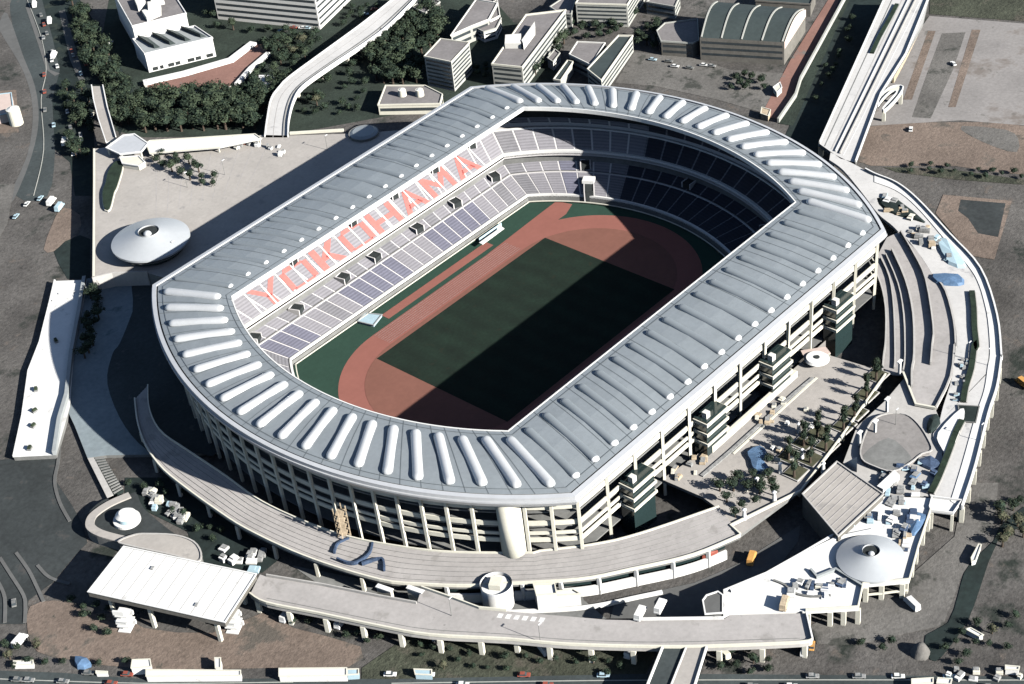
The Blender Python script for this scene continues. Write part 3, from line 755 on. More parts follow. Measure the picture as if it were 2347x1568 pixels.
edge(e, smoothline(T('n 0,880 400,960 900,1062 1300,1130 o 0,1168 500,1212 1250,1232 2347,1200',DZ),3), DZ+.004, DZ+.03, .3, 'conc_d', 'lane_line')
pillars(e, resample(low, 15), DZ-1.8, 0, .8, 2.5)
bm = new_bm()
q = T('n 1850,1000 2250,1040 2230,1075 1830,1035', DZ)
for k in range(6):
    a = q[0].lerp(q[1], k/6+.02); b = q[0].lerp(q[1], k/6+.12); c = q[3].lerp(q[2], k/6+.12); d = q[3].lerp(q[2], k/6+.02)
    bm_poly(bm, [(v.x,v.y,DZ+.02) for v in (a,b,c,d)])
link('zebra_marking', bm, 'white', e)
# ramp leaving it downwards
p = T('o 1250,1275 1600,1280', DZ)+T('o 1440,1700 1080,1700', DZ)
e, p2 = deck('exit_ramp', '', 'asphalt', 'ramp with one dark and one pale lane leaving the outer road at the bottom', 'ramp', 'concrete', pts=p, z=DZ-.05, th=1.5)
q = T('o 1440,1272 1600,1280',DZ)+T('o 1470,1700 1270,1700',DZ)
bm = new_bm(); bm_prism(bm, q, DZ-.04, DZ+.25); link('pale_lane', bm, 'paving', e)
edge(e, T('o 1250,1275 1080,1700',DZ), DZ-.1, DZ+1.0, .6, 'white'); edge(e, T('o 1440,1272 1270,1700',DZ), DZ-.1, DZ+.7, .5, 'white'); edge(e, T('o 1600,1280 1470,1700',DZ), DZ-.1, DZ+1.0, .6, 'white')
pillars(e, T('o 1200,1400 1480,1400 o 1120,1600 1420,1600', DZ), DZ-1.5, 0, .8, .5)

# south east platform with the small cone
sp = T('o 1740,830 2080,690 2347,540 q 820,385 l 860,1530 1225,1200 1600,1210 q 1600,180 1500,480 1430,740 1060,775 1020,960 600,985 0,1010 o 1740,1035', DZ)
e, p = deck('corner_platform', '', 'white', 'white paved platform on pillars at the lower right corner', 'platform', 'white', pts=sp)
edge(e, T('q 1600,180 1500,480 1430,740 1060,775 1020,960 600,985',DZ), DZ, DZ+1.1, .5, 'cream'); edge(e, T('o 1740,1035 1740,830 2080,690 2347,540 q 820,385',DZ), DZ, DZ+1.1, .5, 'white')
pillars(e, T('q 600,985 780,975 890,968 1010,960 1065,780 1210,768 1400,745 1430,700 1470,560 1500,450 1550,300 1590,190',DZ), DZ-1.3, 0, .8, 1.0)
edge(e, T('q 1065,775 1210,762 1420,735',DZ), 3.0, 3.6, .6, 'cream', 'tie_beam'); 
edge(e, smoothline(T('q 340,740 440,780 500,840 640,870 800,860',DZ),3), DZ+.01, DZ+.5, .8, 'conc_d', 'kerb')
edge(e, T('q 0,830 300,700 700,480 870,400 1160,340',DZ), DZ, DZ+.9, 1.0, 'white', 'parapet')
edge(e, T('q 640,660 690,720 840,660 1050,790',DZ), DZ, DZ+1.2, .8, 'paving_b', 'ramp_wall')
def cone(name, label, c, z0, z1, r, rt, drum=None, hub=True, smat='cone'):
    e = empty(name, label, 'roof cone', (c.x,c.y,z0-4 if drum else z0))
    bm = new_bm(); bm_cyl(bm, c.x,c.y,z0,z0+.9,r,r,64,cap=False); bm_cyl(bm,c.x,c.y,z0+.9,z1,r,rt,96,cap=False)
    for f in bm.faces: f.smooth = True
    o = link('shell', bm, smat, e)
    bm = new_bm(); bm_cyl(bm,c.x,c.y,z1-.3,z1+.5,rt+.2,rt+.2,40,cap=False); link('ring_collar', bm, 'rim', e)
    bm = new_bm(); bm_cyl(bm,c.x,c.y,z1-.6,z1-.1,rt,rt,40); link('hole_floor', bm, 'dark', e)
    if hub:
        bm = new_bm(); bmesh.ops.create_uvsphere(bm, u_segments=20, v_segments=10, radius=rt*.42, matrix=Matrix.Translation((c.x-.35*rt,c.y-.25*rt,z1-.3)))
        for f in bm.faces: f.smooth = True
        link('hub_dome', bm, 'rim', e)
    if drum:
        bm = new_bm(); bm_cyl(bm,c.x,c.y,z0-4.2,z0,drum,drum,48); link('drum', bm, 'glass', e)
        bm = new_bm(); bm_cyl(bm,c.x,c.y,z0-2.2,z0-1.8,drum+1.6,drum+1.6,48); link('drum_ring', bm, 'conc_d', e)
    return e
cone('cone_roof', 'large silver cone roof with a dark hole at its top on the far plaza', at(346,552,13), 13, 18.0, 18.0, 4.6, drum=14.5)
cone('cone_roof', 'small silver cone roof on the white corner platform', at(1996,1281,9), 8.5, 12.6, 11.8, 2.8)
# round roof light near the far corner
c = T('b 990,1062',9)[0]
e = empty('round_skylight', 'round blue grey skylight at the far corner of the plaza', 'skylight', (c.x,c.y,8))
bm = new_bm(); bm_cyl(bm,c.x,c.y,8,9.2,7.6,7.6,40); link('curb', bm, 'conc_d', e)
bm = new_bm(); bm_cyl(bm,c.x,c.y,9.2,10.0,7.0,5.5,40); link('glazing', bm, 'roofm', e)

# right hand plaza under the near facade
pp = T('k 1240,1062 1560,1200 1700,1300 o 1500,200 1870,375 l 540,1165 880,740 1240,230 1235,180 1090,160 760,60 W 52,-116 W -36,-116', DZ)
e, p = deck('east_plaza', '', 'paving', 'tree planted paved plaza in front of the near facade', 'plaza', 'conc_d', pts=pp)
edge(e, T('l 1240,230 880,740 560,1165 0,1440 o 1870,378',DZ), DZ, DZ+1.1, .6, 'cream')
edge(e, T('l 660,255 520,370 0,840 k 1560,1040',DZ), DZ+.004, DZ+.5, 1.4, 'debris', 'planter_kerb')
edge(e, T('l 690,250 540,385 20,860',DZ), DZ+.004, DZ+.25, .9, 'cream', 'kerb')
for q in resample(T('l 1200,240 880,700 560,1100', DZ), 5): 
    bm = new_bm(); bm_box(bm,(q.x+2,q.y+2,0),(1.4,1.4,DZ-1.3)); link('pillar', bm, 'cream', e)

# terraces at the right
S1 = smoothline(T('h 1130,850 1200,1000 1240,1200 1240,1450 l 1225,80 1215,200',DZ),3)
S2 = smoothline(T('h 1200,790 1270,950 1305,1200 1315,1560 l 1310,180',DZ),3)
S2b= smoothline(T('h 1240,760 1340,1000 1385,1250 1395,1568 l 1380,195',DZ),3)
S3 = smoothline(T('h 1290,730 1400,980 1460,1250 1468,1568 l 1450,200 1450,330',DZ),3)
S4 = smoothline(T('h 1360,590 1470,780 1560,980 1620,1350 l 1612,0 1600,150',DZ),3)
S5 = smoothline(T('h 1640,950 1720,1060 1785,1300 1800,1500 l 1790,0 1760,250 1640,500',DZ),3)
tp = S1 + T('l 1380,215 1480,470 1640,500',DZ) + list(reversed(S5)) + T('h 1500,740 1360,570 1250,620',DZ)
e, p = deck('curved_terrace', '', 'conc_l', 'curved concrete terraces with low walls at the right end of the stadium', 'terrace', 'concrete', pts=tp)
for A, h, th, m in ((S1,1.1,.6,'concrete'),(S2,1.0,.5,'concrete'),(S2b,.9,.5,'concrete'),(S3,1.6,.8,'concrete'),(S4,1.8,.6,'concrete'),(S5,1.0,.7,'concrete')):
    edge(e, A, DZ-.2, DZ+h, th, m, 'terrace_wall')
edge(e, T('l 1380,215 1480,470 1640,500',DZ), DZ, DZ+1.0, .8, 'cream')
# promenade
po = smoothline(T('h 800,-60 1000,40 1150,120 1330,195 1500,330 1750,600 2000,880 2130,1250 2165,1568 l 2165,100 2130,330 2060,550 1960,950 1870,1230 1850,1290',DZ),4)
pi_ = smoothline(T('h 790,0 900,80 1050,260 1180,430 1300,530 1400,640 1500,740 1640,950 1725,1060 1795,1300 1812,1500 l 1802,0 1770,250 1700,480 1660,640 1620,720 1720,880 1680,980 1600,1150 1600,1200',DZ),4)
e, p = deck('outer_promenade', '', 'pdeck', 'broad white outer promenade curving down the right side', 'promenade', 'white', pts=po+list(reversed(pi_)))
pin = smoothline(T('h 1150,180 1330,250 1500,390 1740,670 1950,920 2040,1180 2070,1400 2075,1568 l 2060,150 2030,350 1960,560 1850,950 1760,1240',DZ),4)
nn = 60; A = resample(po[8:], nn); B = resample(pin, nn)
bm = new_bm()
for i in range(nn-1): bm.faces.new([bm.verts.new((v.x,v.y,DZ+.25)) for v in (A[i],A[i+1],B[i+1],B[i])])
strip(bm, B, DZ+.25, B, DZ+.0)
link('raised_walk', bm, 'white', e)
edge(e, po[6:], DZ-.6, DZ+1.2, .7, 'white'); 
hed = smoothline(T('h 1930,1060 1945,1200 1950,1350 1965,1500 l 1950,0 1925,180 1880,330 1860,450',DZ),3)
hed2 = smoothline(T('l 1850,600 1800,700 1740,860 1660,1060 1600,1180',DZ),3)
for k,hh in enumerate((hed,hed2)):
    o = empty('hedge_bed', ('long dark hedge strip in the middle of the promenade','shorter dark hedge strip near the lower end of the promenade')[k], 'hedge', cen(hh,DZ))
    bm = new_bm(); bm_wall(bm, hh, DZ, DZ+1.1, 2.2); link('foliage', bm, 'leafA', o); bm = new_bm(); bm_wall(bm,[q for q in hh],DZ,DZ+.45,3.0); link('kerb', bm, 'concrete', o)
pillars(e, resample(po,26)[14:], DZ-1.3, 0, .8, 1.5)
e = empty('access_hatch', 'dark green square grating crossing the promenade', 'grating', T('l 1910,530',8.3)[0])
q = T('l 1820,470 1990,480 1960,610 1840,600', DZ+.3); bm = new_bm(); bm_prism(bm,q,DZ+.2,DZ+.45); link('grate', bm, 'canal', e); edge(e,q,DZ+.2,DZ+.6,.4,'conc_d','frame',True)
# end box of the promenade
e = empty('stair_bridge', 'open white stair frame at the lower end of the promenade', 'stair', cen(T('l 1700,1330',8),0))
q = T('l 1590,1290 1610,1210 1850,1240 1780,1340 1600,1320',DZ); bm = new_bm(); bm_prism(bm,q,DZ-.5,DZ+.05); link('landing', bm, 'white', e); edge(e,q,DZ,DZ+1,.4,'white','rail',True); pillars(e,T('l 1600,1320 1780,1345 1840,1240',DZ),DZ-.5,0,.5,.5)

# gray court round the rounded terrace
cp = T('l 1010,640 1240,430 1400,240 1500,480 1640,505 1700,640 1690,900 1600,1200 1225,1192 1000,1060 900,930', 7.6)
e, p = deck('court_deck', '', 'concrete', 'grey concrete court between the rounded terrace and the promenade', 'deck', 'conc_d', pts=cp, z=7.6)
# beige square roof hall
p = T('l 575,1190 850,932 1222,1192 860,1528', 10)
e = empty('flat_roofed_hall', 'square flat beige roof between the east plaza and the corner platform', 'building', cen(p,0))
bm = new_bm(); bm_prism(bm,p,0,10); link('wall', bm, 'hallwall', e)
bm = new_bm(); bm_prism(bm,[q+(q-cen(p,0)).normalized()*.7 if False else q for q in p],10,10.4); r_ = link('roof', bm, 'paving', e)
for k in range(1,9):
    a = p[0].lerp(p[3],k/9); b = p[1].lerp(p[2],k/9); bm = new_bm(); bm_wall(bm,[a,b],10.4,10.52,.25); link('roof_seam', bm, 'conc_l', r_)
edge(e,p,10.4,10.9,.5,'concrete','roof_rim',True)
# round pad
p = smoothline(T('l 1130,600 1250,540 1400,545 1500,620 1580,740 1610,830 1530,860 1440,930 1300,1000 1150,960 1050,900 1050,780', 9), 3, True)
e = empty('round_terrace', 'rounded grey gravel terrace beside the curved terraces', 'terrace', cen(p,0))
bm = new_bm(); bm_prism(bm,p,7.62,9); link('slab', bm, [M['gravel']], e); edge(e,p,9,9.4,.5,'concrete','kerb',True)
q = smoothline(T('l 1260,730 1420,850 1440,930 1300,1000 1150,960 1060,870', 9.02),3,True); bm = new_bm(); bm_poly(bm,[(v.x,v.y,9.03) for v in q]); link('grey_patch', bm, 'conc_d', e)
e = empty('sail_wall', 'tall white triangular wall beside the rounded terrace', 'wall', T('l 1000,990',8)[0])
bm = new_bm(); q = T('l 900,925 1010,1000',8); qt = T('l 1040,790',8)[0]
a,b = q; th = Vector((.5,.5,0))
vs = [bm.verts.new((a.x,a.y,3)), bm.verts.new((b.x,b.y,3)), bm.verts.new((b.x,b.y,14.5)), bm.verts.new((a.x,a.y,6.5))]; vs2 = [bm.verts.new(v.co+th) for v in vs]
bm.faces.new(vs); bm.faces.new(list(reversed(vs2)))
for i in range(4): bm.faces.new((vs[i],vs2[i],vs2[(i+1)%4],vs[(i+1)%4]))
link('panel', bm, 'white', e)
for k,(s,l) in enumerate((('l 1030,790','upright white post left of the rounded terrace'),('l 1155,700','upright white post at the top corner of the rounded terrace'),('l 1250,520','upright white post near the terrace end'),('l 1350,220','white rounded post where the terraces end'))):
    b = T(s,8)[0]; o = empty('white_post', l, 'post', (b.x,b.y,8)); bm = new_bm(); bm_box(bm,(b.x,b.y,8),(.9,.9,6.0)); link('shaft', bm, 'white', o); bm = new_bm(); bm_box(bm,(b.x,b.y,14),(2.6,1.2,.5)); link('cap', bm, 'white', o)
p = T('l 1170,1140 1310,1010 1350,1050 1220,1165',9); e = empty('roof_fin', 'long white sloping fin beside the square beige roof', 'wall', cen(p,8)); bm = new_bm(); bm_prism(bm,p,8,10.5); link('fin', bm, 'white', e)
p = T('l 1660,690 1840,500 1870,560 1800,760 1740,860 1680,800',8.6); e = empty('pale_canopy', 'pale leaf shaped canopy between the promenade and the rounded terrace', 'canopy', cen(p,8)); bm = new_bm(); bm_prism(bm,smoothline(p,3,True),8.2,8.8); link('roof_slab', bm, 'white', e)

# stepped side stairs, teardrop yard and kiosk at lower left
p = T('i 700,892 830,880 985,1140 860,1215', 1.6)
e = empty('deck_stair', 'long stair with dark rungs at the left end of the shaded plaza', 'stair', cen(p,0))
bm = new_bm(); bm_prism(bm,p,0,1.3); link('flight', bm, 'canal', e)
for k in range(14):
    a = p[0].lerp(p[3],(k+.5)/14); b = p[1].lerp(p[2],(k+.5)/14); a = a.lerp(b,.42); bm = new_bm(); bm_wall(bm,[a,b],1.3,1.8,.6); link('tread', bm, 'conc_d', e)
bm = new_bm(); q = [p[0],p[0].lerp(p[1],.38),p[3].lerp(p[2],.38),p[3]]; bm_prism(bm,q,1.3,1.7); link('side_path', bm, 'concrete', e)
p = smoothline(T('m 850,85 740,160 690,240 690,320 740,375 860,415 1000,445 1300,430 1500,440 1350,330 1150,160 1080,30 950,110', 4), 3, True)
e = empty('teardrop_yard', 'teardrop shaped dark roof yard with a white rim path in the lower left', 'yard', cen(p,0))
bm = new_bm(); bm_prism(bm,p,0,4,0,1); link('slab', bm, [M['darkrd'],M['conc_d']], e)
edge(e, smoothline(T('m 1040,60 900,120 800,180 735,240 725,310 790,360 900,395 1010,420',4),4), 4, 4.6, 3.4, 'paving', 'rim_path')
p = smoothline(T('m 960,420 1080,375 1180,368 1400,378 1550,430 1610,520 1580,590 1400,540 1000,452',5.5),3,True)
e = empty('lobe_roof', 'smooth beige lobe shaped roof behind the white canopy', 'roof', cen(p,0)); bm = new_bm(); bm_prism(bm,p,0,5.5,0,1); link('roof', bm, [M['paving'],M['conc_d']], e); edge(e,p,5.5,5.9,.6,'concrete','rim',True)
c = T('m 1015,245',5)[0]
e = empty('round_kiosk', 'round white domed kiosk in the teardrop yard', 'kiosk', (c.x,c.y,4))
bm = new_bm(); bm_cyl(bm,c.x,c.y,4,5.2,5.2,5.2,36); link('base_ring', bm, 'white', e)
bm = new_bm(); bm_cyl(bm,c.x,c.y,5.2,7.2,3.7,3.5,32); link('drum', bm, 'bluepale', e)
bm = new_bm(); bm_cyl(bm,c.x,c.y,7.2,8.4,4.0,2.4,32); link('roof', bm, 'white', e)
# big white canopy lower left
z = 13.0
p = T('m 990,468 2050,690 1800,1075 705,830', z)
e = empty('white_canopy', 'large tilted white flat roof on legs in the lower left', 'canopy', cen(p,0))
bm = new_bm(); bm_prism(bm,p,z-2.2,z,0,1); link('roof_slab', bm, [M['white'],M['hallwall']], e)
edge(e,p,z,z+.3,.5,'white','rim',True)
for k in range(1,12):
    a = p[0].lerp(p[1],k/12); b = p[3].lerp(p[2],k/12); edge(e,[a,b],z,z+.06,.16,'concrete','roof_seam')
for k,(u,v) in enumerate(((.75,.8),(.3,.3))):
    a = p[0].lerp(p[1],u); b = p[3].lerp(p[2],u); q = a.lerp(b,v); bm = new_bm(); bm_box(bm,(q.x,q.y,z),(1.6,1.0,.5),.4); link('roof_hatch', bm, 'debris', e)
for k,(u,v) in enumerate(((.12,.9),(.42,.92),(.9,.9),(.9,.12),(.1,.1),(.55,.1))):
    a = p[0].lerp(p[1],u); b = p[3].lerp(p[2],u); q = a.lerp(b,v); bm = new_bm(); bm_box(bm,(q.x,q.y,0),(1.3,1.3,z-2.2),.3); link('leg', bm, 'cream', e)
for k,(s,l) in enumerate((('m 1020,1110','white cross braced support tower under the left end of the canopy'),('m 1880,1120','white support block under the right end of the canopy'))):
    b = T(s,0)[0]; o = empty('stair_tower', l, 'stair tower', b)
    for j in range(4):
        bm = new_bm(); bm_box(bm,(b.x,b.y,j*2.3),(6.0-j*.5,4.6,.5),.5); link('landing', bm, 'white', o)
        bm = new_bm(); bm_box(bm,(b.x+1.8*(-1)**j,b.y,j*2.3+.5),(.7,4.2,1.9),.5); link('panel', bm, 'white', o)
# cutting things
c = T('n 1835,765',9.6)[0]
e = empty('round_tower', 'squat round white tower between the ring walk and the outer road', 'tower', (c.x,c.y,0))
bm = new_bm(); bm_cyl(bm,c.x,c.y,0,9.6,5.6,5.6,40,cap=False); bm_cyl(bm,c.x,c.y,8.6,8.7,5.2,5.2,40)
for f in bm.faces: f.smooth = len(f.verts)==4
link('wall', bm, 'white', e)
bm = new_bm(); bm_cyl(bm,c.x,c.y,9.0,9.9,5.7,5.7,40,cap=False); link('rim', bm, 'white2', e)
bm = new_bm(); bm_box(bm,(c.x,c.y,8.7),(4.6,4.2,2.2),.5); link('roof_cabin', bm, 'cream', e)
for s,z0,z1,l in (('o 215,775 385,770 400,960 240,985',0,8.4,'tall white block beside the round tower'),('o 395,830 530,815 590,960 400,985',0,6.0,'lower white block right of the tall white block')):
    p = T(s,0 if False else z1); p = T(s.replace('985','860').replace('960','850'),z1)
    e = empty('white_block', l, 'building', cen(p,0)); bm = new_bm(); bm_prism(bm,p,z0,z1); link('wall', bm, 'white', e); edge(e,p,z1,z1+.6,.4,'cream','roof_rim',True)
p = T('o 1570,900 1600,860 1690,830 1730,860 1730,1000 1590,1010', 4); e = empty('guard_booth', 'rounded grey booth roof with a white rim on the outer road', 'booth', cen(p,8)); p = T('o 1570,900 1600,860 1690,830 1730,860 1730,1000 1590,1010', 9.5)
bm = new_bm(); bm_prism(bm,smoothline(p,2,True),8,9.5); link('roof', bm, 'asph_l', e); edge(e,p,9.5,9.9,.5,'white','rim',True)
for s,l in (('n 950,840','pale slanted concrete bracket wall left of the round tower'),('n 1195,850','pale curved pier between cutting and outer road')):
    b = T(s,6)[0]; e = empty('pier_wall', l, 'pier', (b.x,b.y,0)); bm = new_bm(); bm_box(bm,(b.x,b.y,0),(1.5,6,8.3),.2); link('wall', bm, 'cream', e); bm = new_bm(); bm_box(bm,(b.x,b.y,8.3),(1.9,6.5,.4),.2); link('cap', bm, 'white', e)

# raised roads at the top
L_ = T('b 200,1100 215,980 250,800 320,700 400,620 700,400 1000,180 1300,-60',DZ); R__ = T('b 385,1100 392,960 430,810 500,700 700,552 1000,352 1200,200 1460,-60',DZ)
L_ = resample(smoothline(L_,5),40); R__ = resample(smoothline(R__,5),40)
e, p = deck('curved_viaduct', '', 'pdeck', 'white curved road viaduct leaving the far plaza towards the top', 'viaduct', 'white', pts=L_+list(reversed(R__)), th=1.6)
edge(e,L_,DZ,DZ+1.1,.5,'white'); edge(e,R__,DZ,DZ+1.1,.5,'white'); edge(e,mixl(L_,R__,.78),DZ+.004,DZ+.4,.4,'conc_d','divider'); edge(e,mixl(L_,R__,.35),DZ+.004,DZ+.03,.3,'conc_l','lane_line')
pillars(e, mixl(L_,R__,.5)[3::5], DZ-1.6, 0, 1.1, 0.01)
p = T('d 710,1150 1240,-30 1590,-30 1540,180 1400,440 1200,760 1000,1300 880,1270',DZ)
e, p = deck('straight_viaduct', '', 'pdeck', 'wide straight white viaduct coming from the top right', 'viaduct', 'conc_d', pts=p, th=2.0)
LL = T('d 712,1150 1242,-30',DZ); RR = T('d 1000,1300 1200,760 1400,440 1590,-30',DZ)
edge(e,LL,DZ,DZ+1.2,.6,'white'); edge(e,RR,DZ,DZ+1.2,.6,'white')
for k,f in enumerate((.18,.42,.58,.66,.74,.86)):
    A = T('d %f,%f'%(712+f*220,1150+f*110),DZ)[0]; B = T('d %f,-30'%(1242+f*340),DZ)[0]
    edge(e,[A,B],DZ+.004,DZ+(.7 if k in (2,4) else .04),(.6 if k in (2,4) else .5),('conc_d','concrete','white')[k%3],'lane_divider')
pillars(e, resample(LL,9), DZ-2, 0, 1.2, 3.0)
for s,l in (('d 1330,40 1280,140 1190,300 1130,430','long dark shrub bed on the straight viaduct'),):
    q = T(s,DZ); o = empty('median_bed', l, 'planter', cen(q,DZ)); bm = new_bm(); bm_wall(bm,q,DZ,DZ+.9,2.0); link('shrub', bm, 'leafA', o)
p = smoothline(T('d 1180,850 1200,770 1290,700 1380,700 1330,790 1240,880 1220,870 1300,780 1330,740 1280,740 1215,800', 8),3,True)
e = empty('spiral_ramp', 'pale looped ramp on the right side of the straight viaduct', 'ramp', cen(p,0)); bm = new_bm(); bm_prism(bm,p,6.5,8); link('slab', bm, 'cream', e); pillars(e,T('d 1220,860 1370,710',8),6.5,0,.8,1)
edge(e, p, 8, 8.8, .5, 'white', 'parapet', True)
e = empty('side_barrier', 'orange and white barrier line along the right edge of the straight viaduct', 'barrier', T('d 1400,500',0)[0]); edge(e,T('d 1520,200 1400,450 1300,640',2),0,3.4,.9,'wood','panel')

# ------------------------------------------------------------------ buildings at the top
def windows(e, a, b, z0, z1, floors, m='window', frac=.45, inset=.06, gap=.0, name='window_band'):
    a = Vector((a[0],a[1],0)); b = Vector((b[0],b[1],0)); d = (b-a).normalized(); n = Vector((d.y,-d.x,0))
    for k in range(floors):
        h = (z1-z0)/floors; lo = z0+h*k+h*(1-frac)*.5
        q = [a+d*.8+n*.05, b-d*.8+n*.05, b-d*.8-n*.3, a+d*.8-n*.3]
        bm = new_bm(); bm_prism(bm,q,lo,lo+h*frac); link(name, bm, m, e)
def building(name, label, pts, h, wall='bldg', roof='bldg_r', cat='building', faces=(), rim=.7, wm='window', frac=.45, rimm=None):
    P = [Vector((p[0],p[1],0)) for p in pts]
    if sum(P[i].x*P[(i+1)%len(P)].y-P[(i+1)%len(P)].x*P[i].y for i in range(len(P))) < 0: P.reverse()
    e = empty(name, label, cat, cen(P,0))
    bm = new_bm(); bm_prism(bm,P,0,h); link('wall', bm, wall, e)
    c = cen(P,0)
    bm = new_bm(); bm_prism(bm,[q.lerp(c,.04) for q in P],h,h+.12); r = link('roof', bm, roof, e)
    edge(e,P,h-.2,h+rim,.5,rimm or wall,'roof_rim',True)
    for i in range(len(P)):
        a, b = P[i], P[(i+1)%len(P)]; n = Vector(((b-a).y, -(b-a).x, 0)).normalized()
        if n.dot(CAM-a) > 0 and (b-a).length > 6 and faces:
            windows(e,a,b,1.0,h-.6,faces[0],wm,frac)
    return e, P, r
# office slab
a0,a1,a2 = at(500,44,0), at(734,68,0), at(812,-8,0)
e,P,r = building('office_building','long white office block with dark window bands at the top left of centre',[a0,a1,a2,a0+(a2-a1)],26,'bldg_w','bldg_r',faces=(7,),frac=.42)
e.location = e.location
# white laboratory
H = 11.0
p = T('a 1160,438 1700,308', H); q = T('a 1560,215 1065,320', H)
e,P,r = building('white_workshop','white windowless hall with slanted grey roof lights behind its front wall', p+q, H, 'white','paving_b',rim=.9)
a,b = T('a 1195,632 1710,487',0.0)
d = (p[1]-p[0]).normalized(); nrm = Vector((d.y,-d.x,0))
if nrm.dot(CAM-p[0])<0: nrm = -nrm
for k in range(7):
    f = (.06,.17,.29,.40,.58,.70,.86)[k]; w_ = (.08,.05,.09,.07,.1,.08,.1)[k]
    x0 = p[0].lerp(p[1],f); x1 = p[0].lerp(p[1],f+w_); bm = new_bm(); bm_prism(bm,[x0+nrm*.08,x1+nrm*.08,x1-nrm*.3,x0-nrm*.3],.6,2.6); link('doorway', bm, 'dark', e)
for k in range(4):
    A = q[1].lerp(q[0],(k+.35)/4.3); B = q[1].lerp(q[0],(k+.95)/4.3); C_ = p[0].lerp(p[1],(k+.35)/4.3+.12); D_ = p[0].lerp(p[1],(k+.95)/4.3+.06)
    C2 = C_.lerp(A,.2); D2 = D_.lerp(B,.2)
    bm = new_bm(); vs = [bm.verts.new((v.x,v.y,H+.1)) for v in (A,B,D2,C2)]; vt = [bm.verts.new((A.x,A.y,H+2.4)), bm.verts.new((C2.x,C2.y,H+2.4))]
    bm.faces.new(vs); bm.faces.new((vt[0],vs[1],vs[2],vt[1])); bm.faces.new((vs[0],vt[0],vt[1],vs[3])); bm.faces.new((vs[0],vs[1],vt[0])); bm.faces.new((vs[2],vs[3],vt[1]))
    link('roof_light', bm, 'hallroof', r)
p = T('a 1060,215 1490,112 1380,-60 905,-60', 17)
e,P,r = building('laboratory_block','tall grey roofed block behind the white hall with plant boxes on its roof', p, 17, 'white','bldg_r',rim=.8)
for s,h in (('a 1140,110 1290,60 1290,120 1180,170',2.5),('a 1080,20 1150,0 1180,60 1110,90',3.2),('a 1200,-10 1300,-20 1320,30 1220,50',2.0),('a 1190,60 1280,50 1285,90 1195,110',4.0)):
    bm = new_bm(); bm_prism(bm,T(s,17.5),17.1,17.1+h); link('plant_box', bm, 'bldg_w', r)
# forecourt
p = T('a 1160,690 1850,500 2040,355 2190,350 1900,650 1780,720 1200,772', 1.2)
e, P = deck('forecourt', '', 'brick', 'reddish paved forecourt in front of the white hall', 'terrace', 'paving', pts=p, z=1.2, solid=True)
edge(e, T('a 1150,672 1470,600 1850,490 2030,352',1.2), 1.0, 2.6, 4.4, 'white', 'front_path'); edge(e, T('a 1165,690 1210,770 1780,725',1.2), 1.0, 2.0, 1.2, 'cream','low_wall'); edge(e, T('a 1895,690 2010,560 2150,440',1.2), 1.0, 3.0, 2.4, 'white','side_wall')
e = empty('white_arch','pair of white curved shelters right of the forecourt','shelter',T('a 2030,640',0)[0])
for s in ('a 2000,600 2040,600 2035,700 2010,700','a 2070,600 2200,600 2190,640 2130,690 2075,670'):
    bm = new_bm(); bm_prism(bm,T(s,3.5),0,3.5); link('shelter_roof', bm, 'white', e)
# apartment blocks
building('apartment_block','small square block with a striped stair tower left of the other blocks',T('b 1475,455 1605,315 1835,345 1690,500',17),17,'bldg','bldg_r',faces=(7,),rim=.6,rimm='cream')
e,P,r = building('apartment_block','long block with bright striped balconies just beyond the far roof edge',T('c 95,520 370,125 685,88 338,545',12.5),12.5,'bldg','bldg_r',faces=(4,),rim=.9,rimm='cream')
for s,h in (('c 205,300 330,290 330,370 200,370',3),('c 335,350 440,200 440,260 350,380',3.5)):
    bm = new_bm(); bm_prism(bm,T(s,14),12.6,12.6+h); link('stair_head', bm, 'bldg_w', r)
building('apartment_block','narrow long low block with three bright strips on its side',T('c 860,560 1110,290 1222,292 972,650',9),9,'bldg','hallroof',faces=(3,),rim=.8,rimm='cream')
building('low_house','low grey house with a flat roof between the long blocks',T('c 715,440 780,340 1000,350 890,525',8),8,'bldg','bldg_r',faces=(2,),rimm='bldg_w')
building('low_house','narrow wing with a cream edge right behind the roof rim',T('c 590,640 700,490 745,500 645,650',6),6,'bldg','hallroof',rimm='cream')
a = T('c 780,205 1190,218 1330,-10 930,-40',0)
building('apartment_block','pale block with rows of small windows cut by the top edge of the picture',a,13,'bldg','bldg_r',faces=(5,),rimm='cream')
building('low_house','grey flat roofed house left of the square block',T('b 1690,285 1890,0 2060,30 1990,160 1850,215',9),9,'bldg','bldg_r',faces=(2,),rimm='bldg_w')
building('low_house','cream fronted low house with tanks on its roof beyond the far roof edge',T('b 1105,845 1600,835 1620,760 1480,690 1165,690',5.5),5.5,'cream','bldg_r',faces=(1,),rimm='cream')
for s,l in (('b 1300,760','left cream tank on the low house roof'),('b 1440,760','right cream tank on the low house roof')):
    b = T(s,6)[0]; e = empty('roof_tank', l, 'tank', (b.x,b.y,5.7)); bm = new_bm(); bm_cyl(bm,b.x,b.y,5.7,9.2,2.2,2.0,20); link('shell', bm, 'cream', e); bm = new_bm(); bm_cyl(bm,b.x,b.y,9.2,9.8,1.6,.4,20); link('lid', bm, 'white', e)
building('low_house','small grey house with a white gable at the top edge',T('b 1900,110 2060,0 2080,130 1960,190',7),7,'bldg_w','bldg_r')
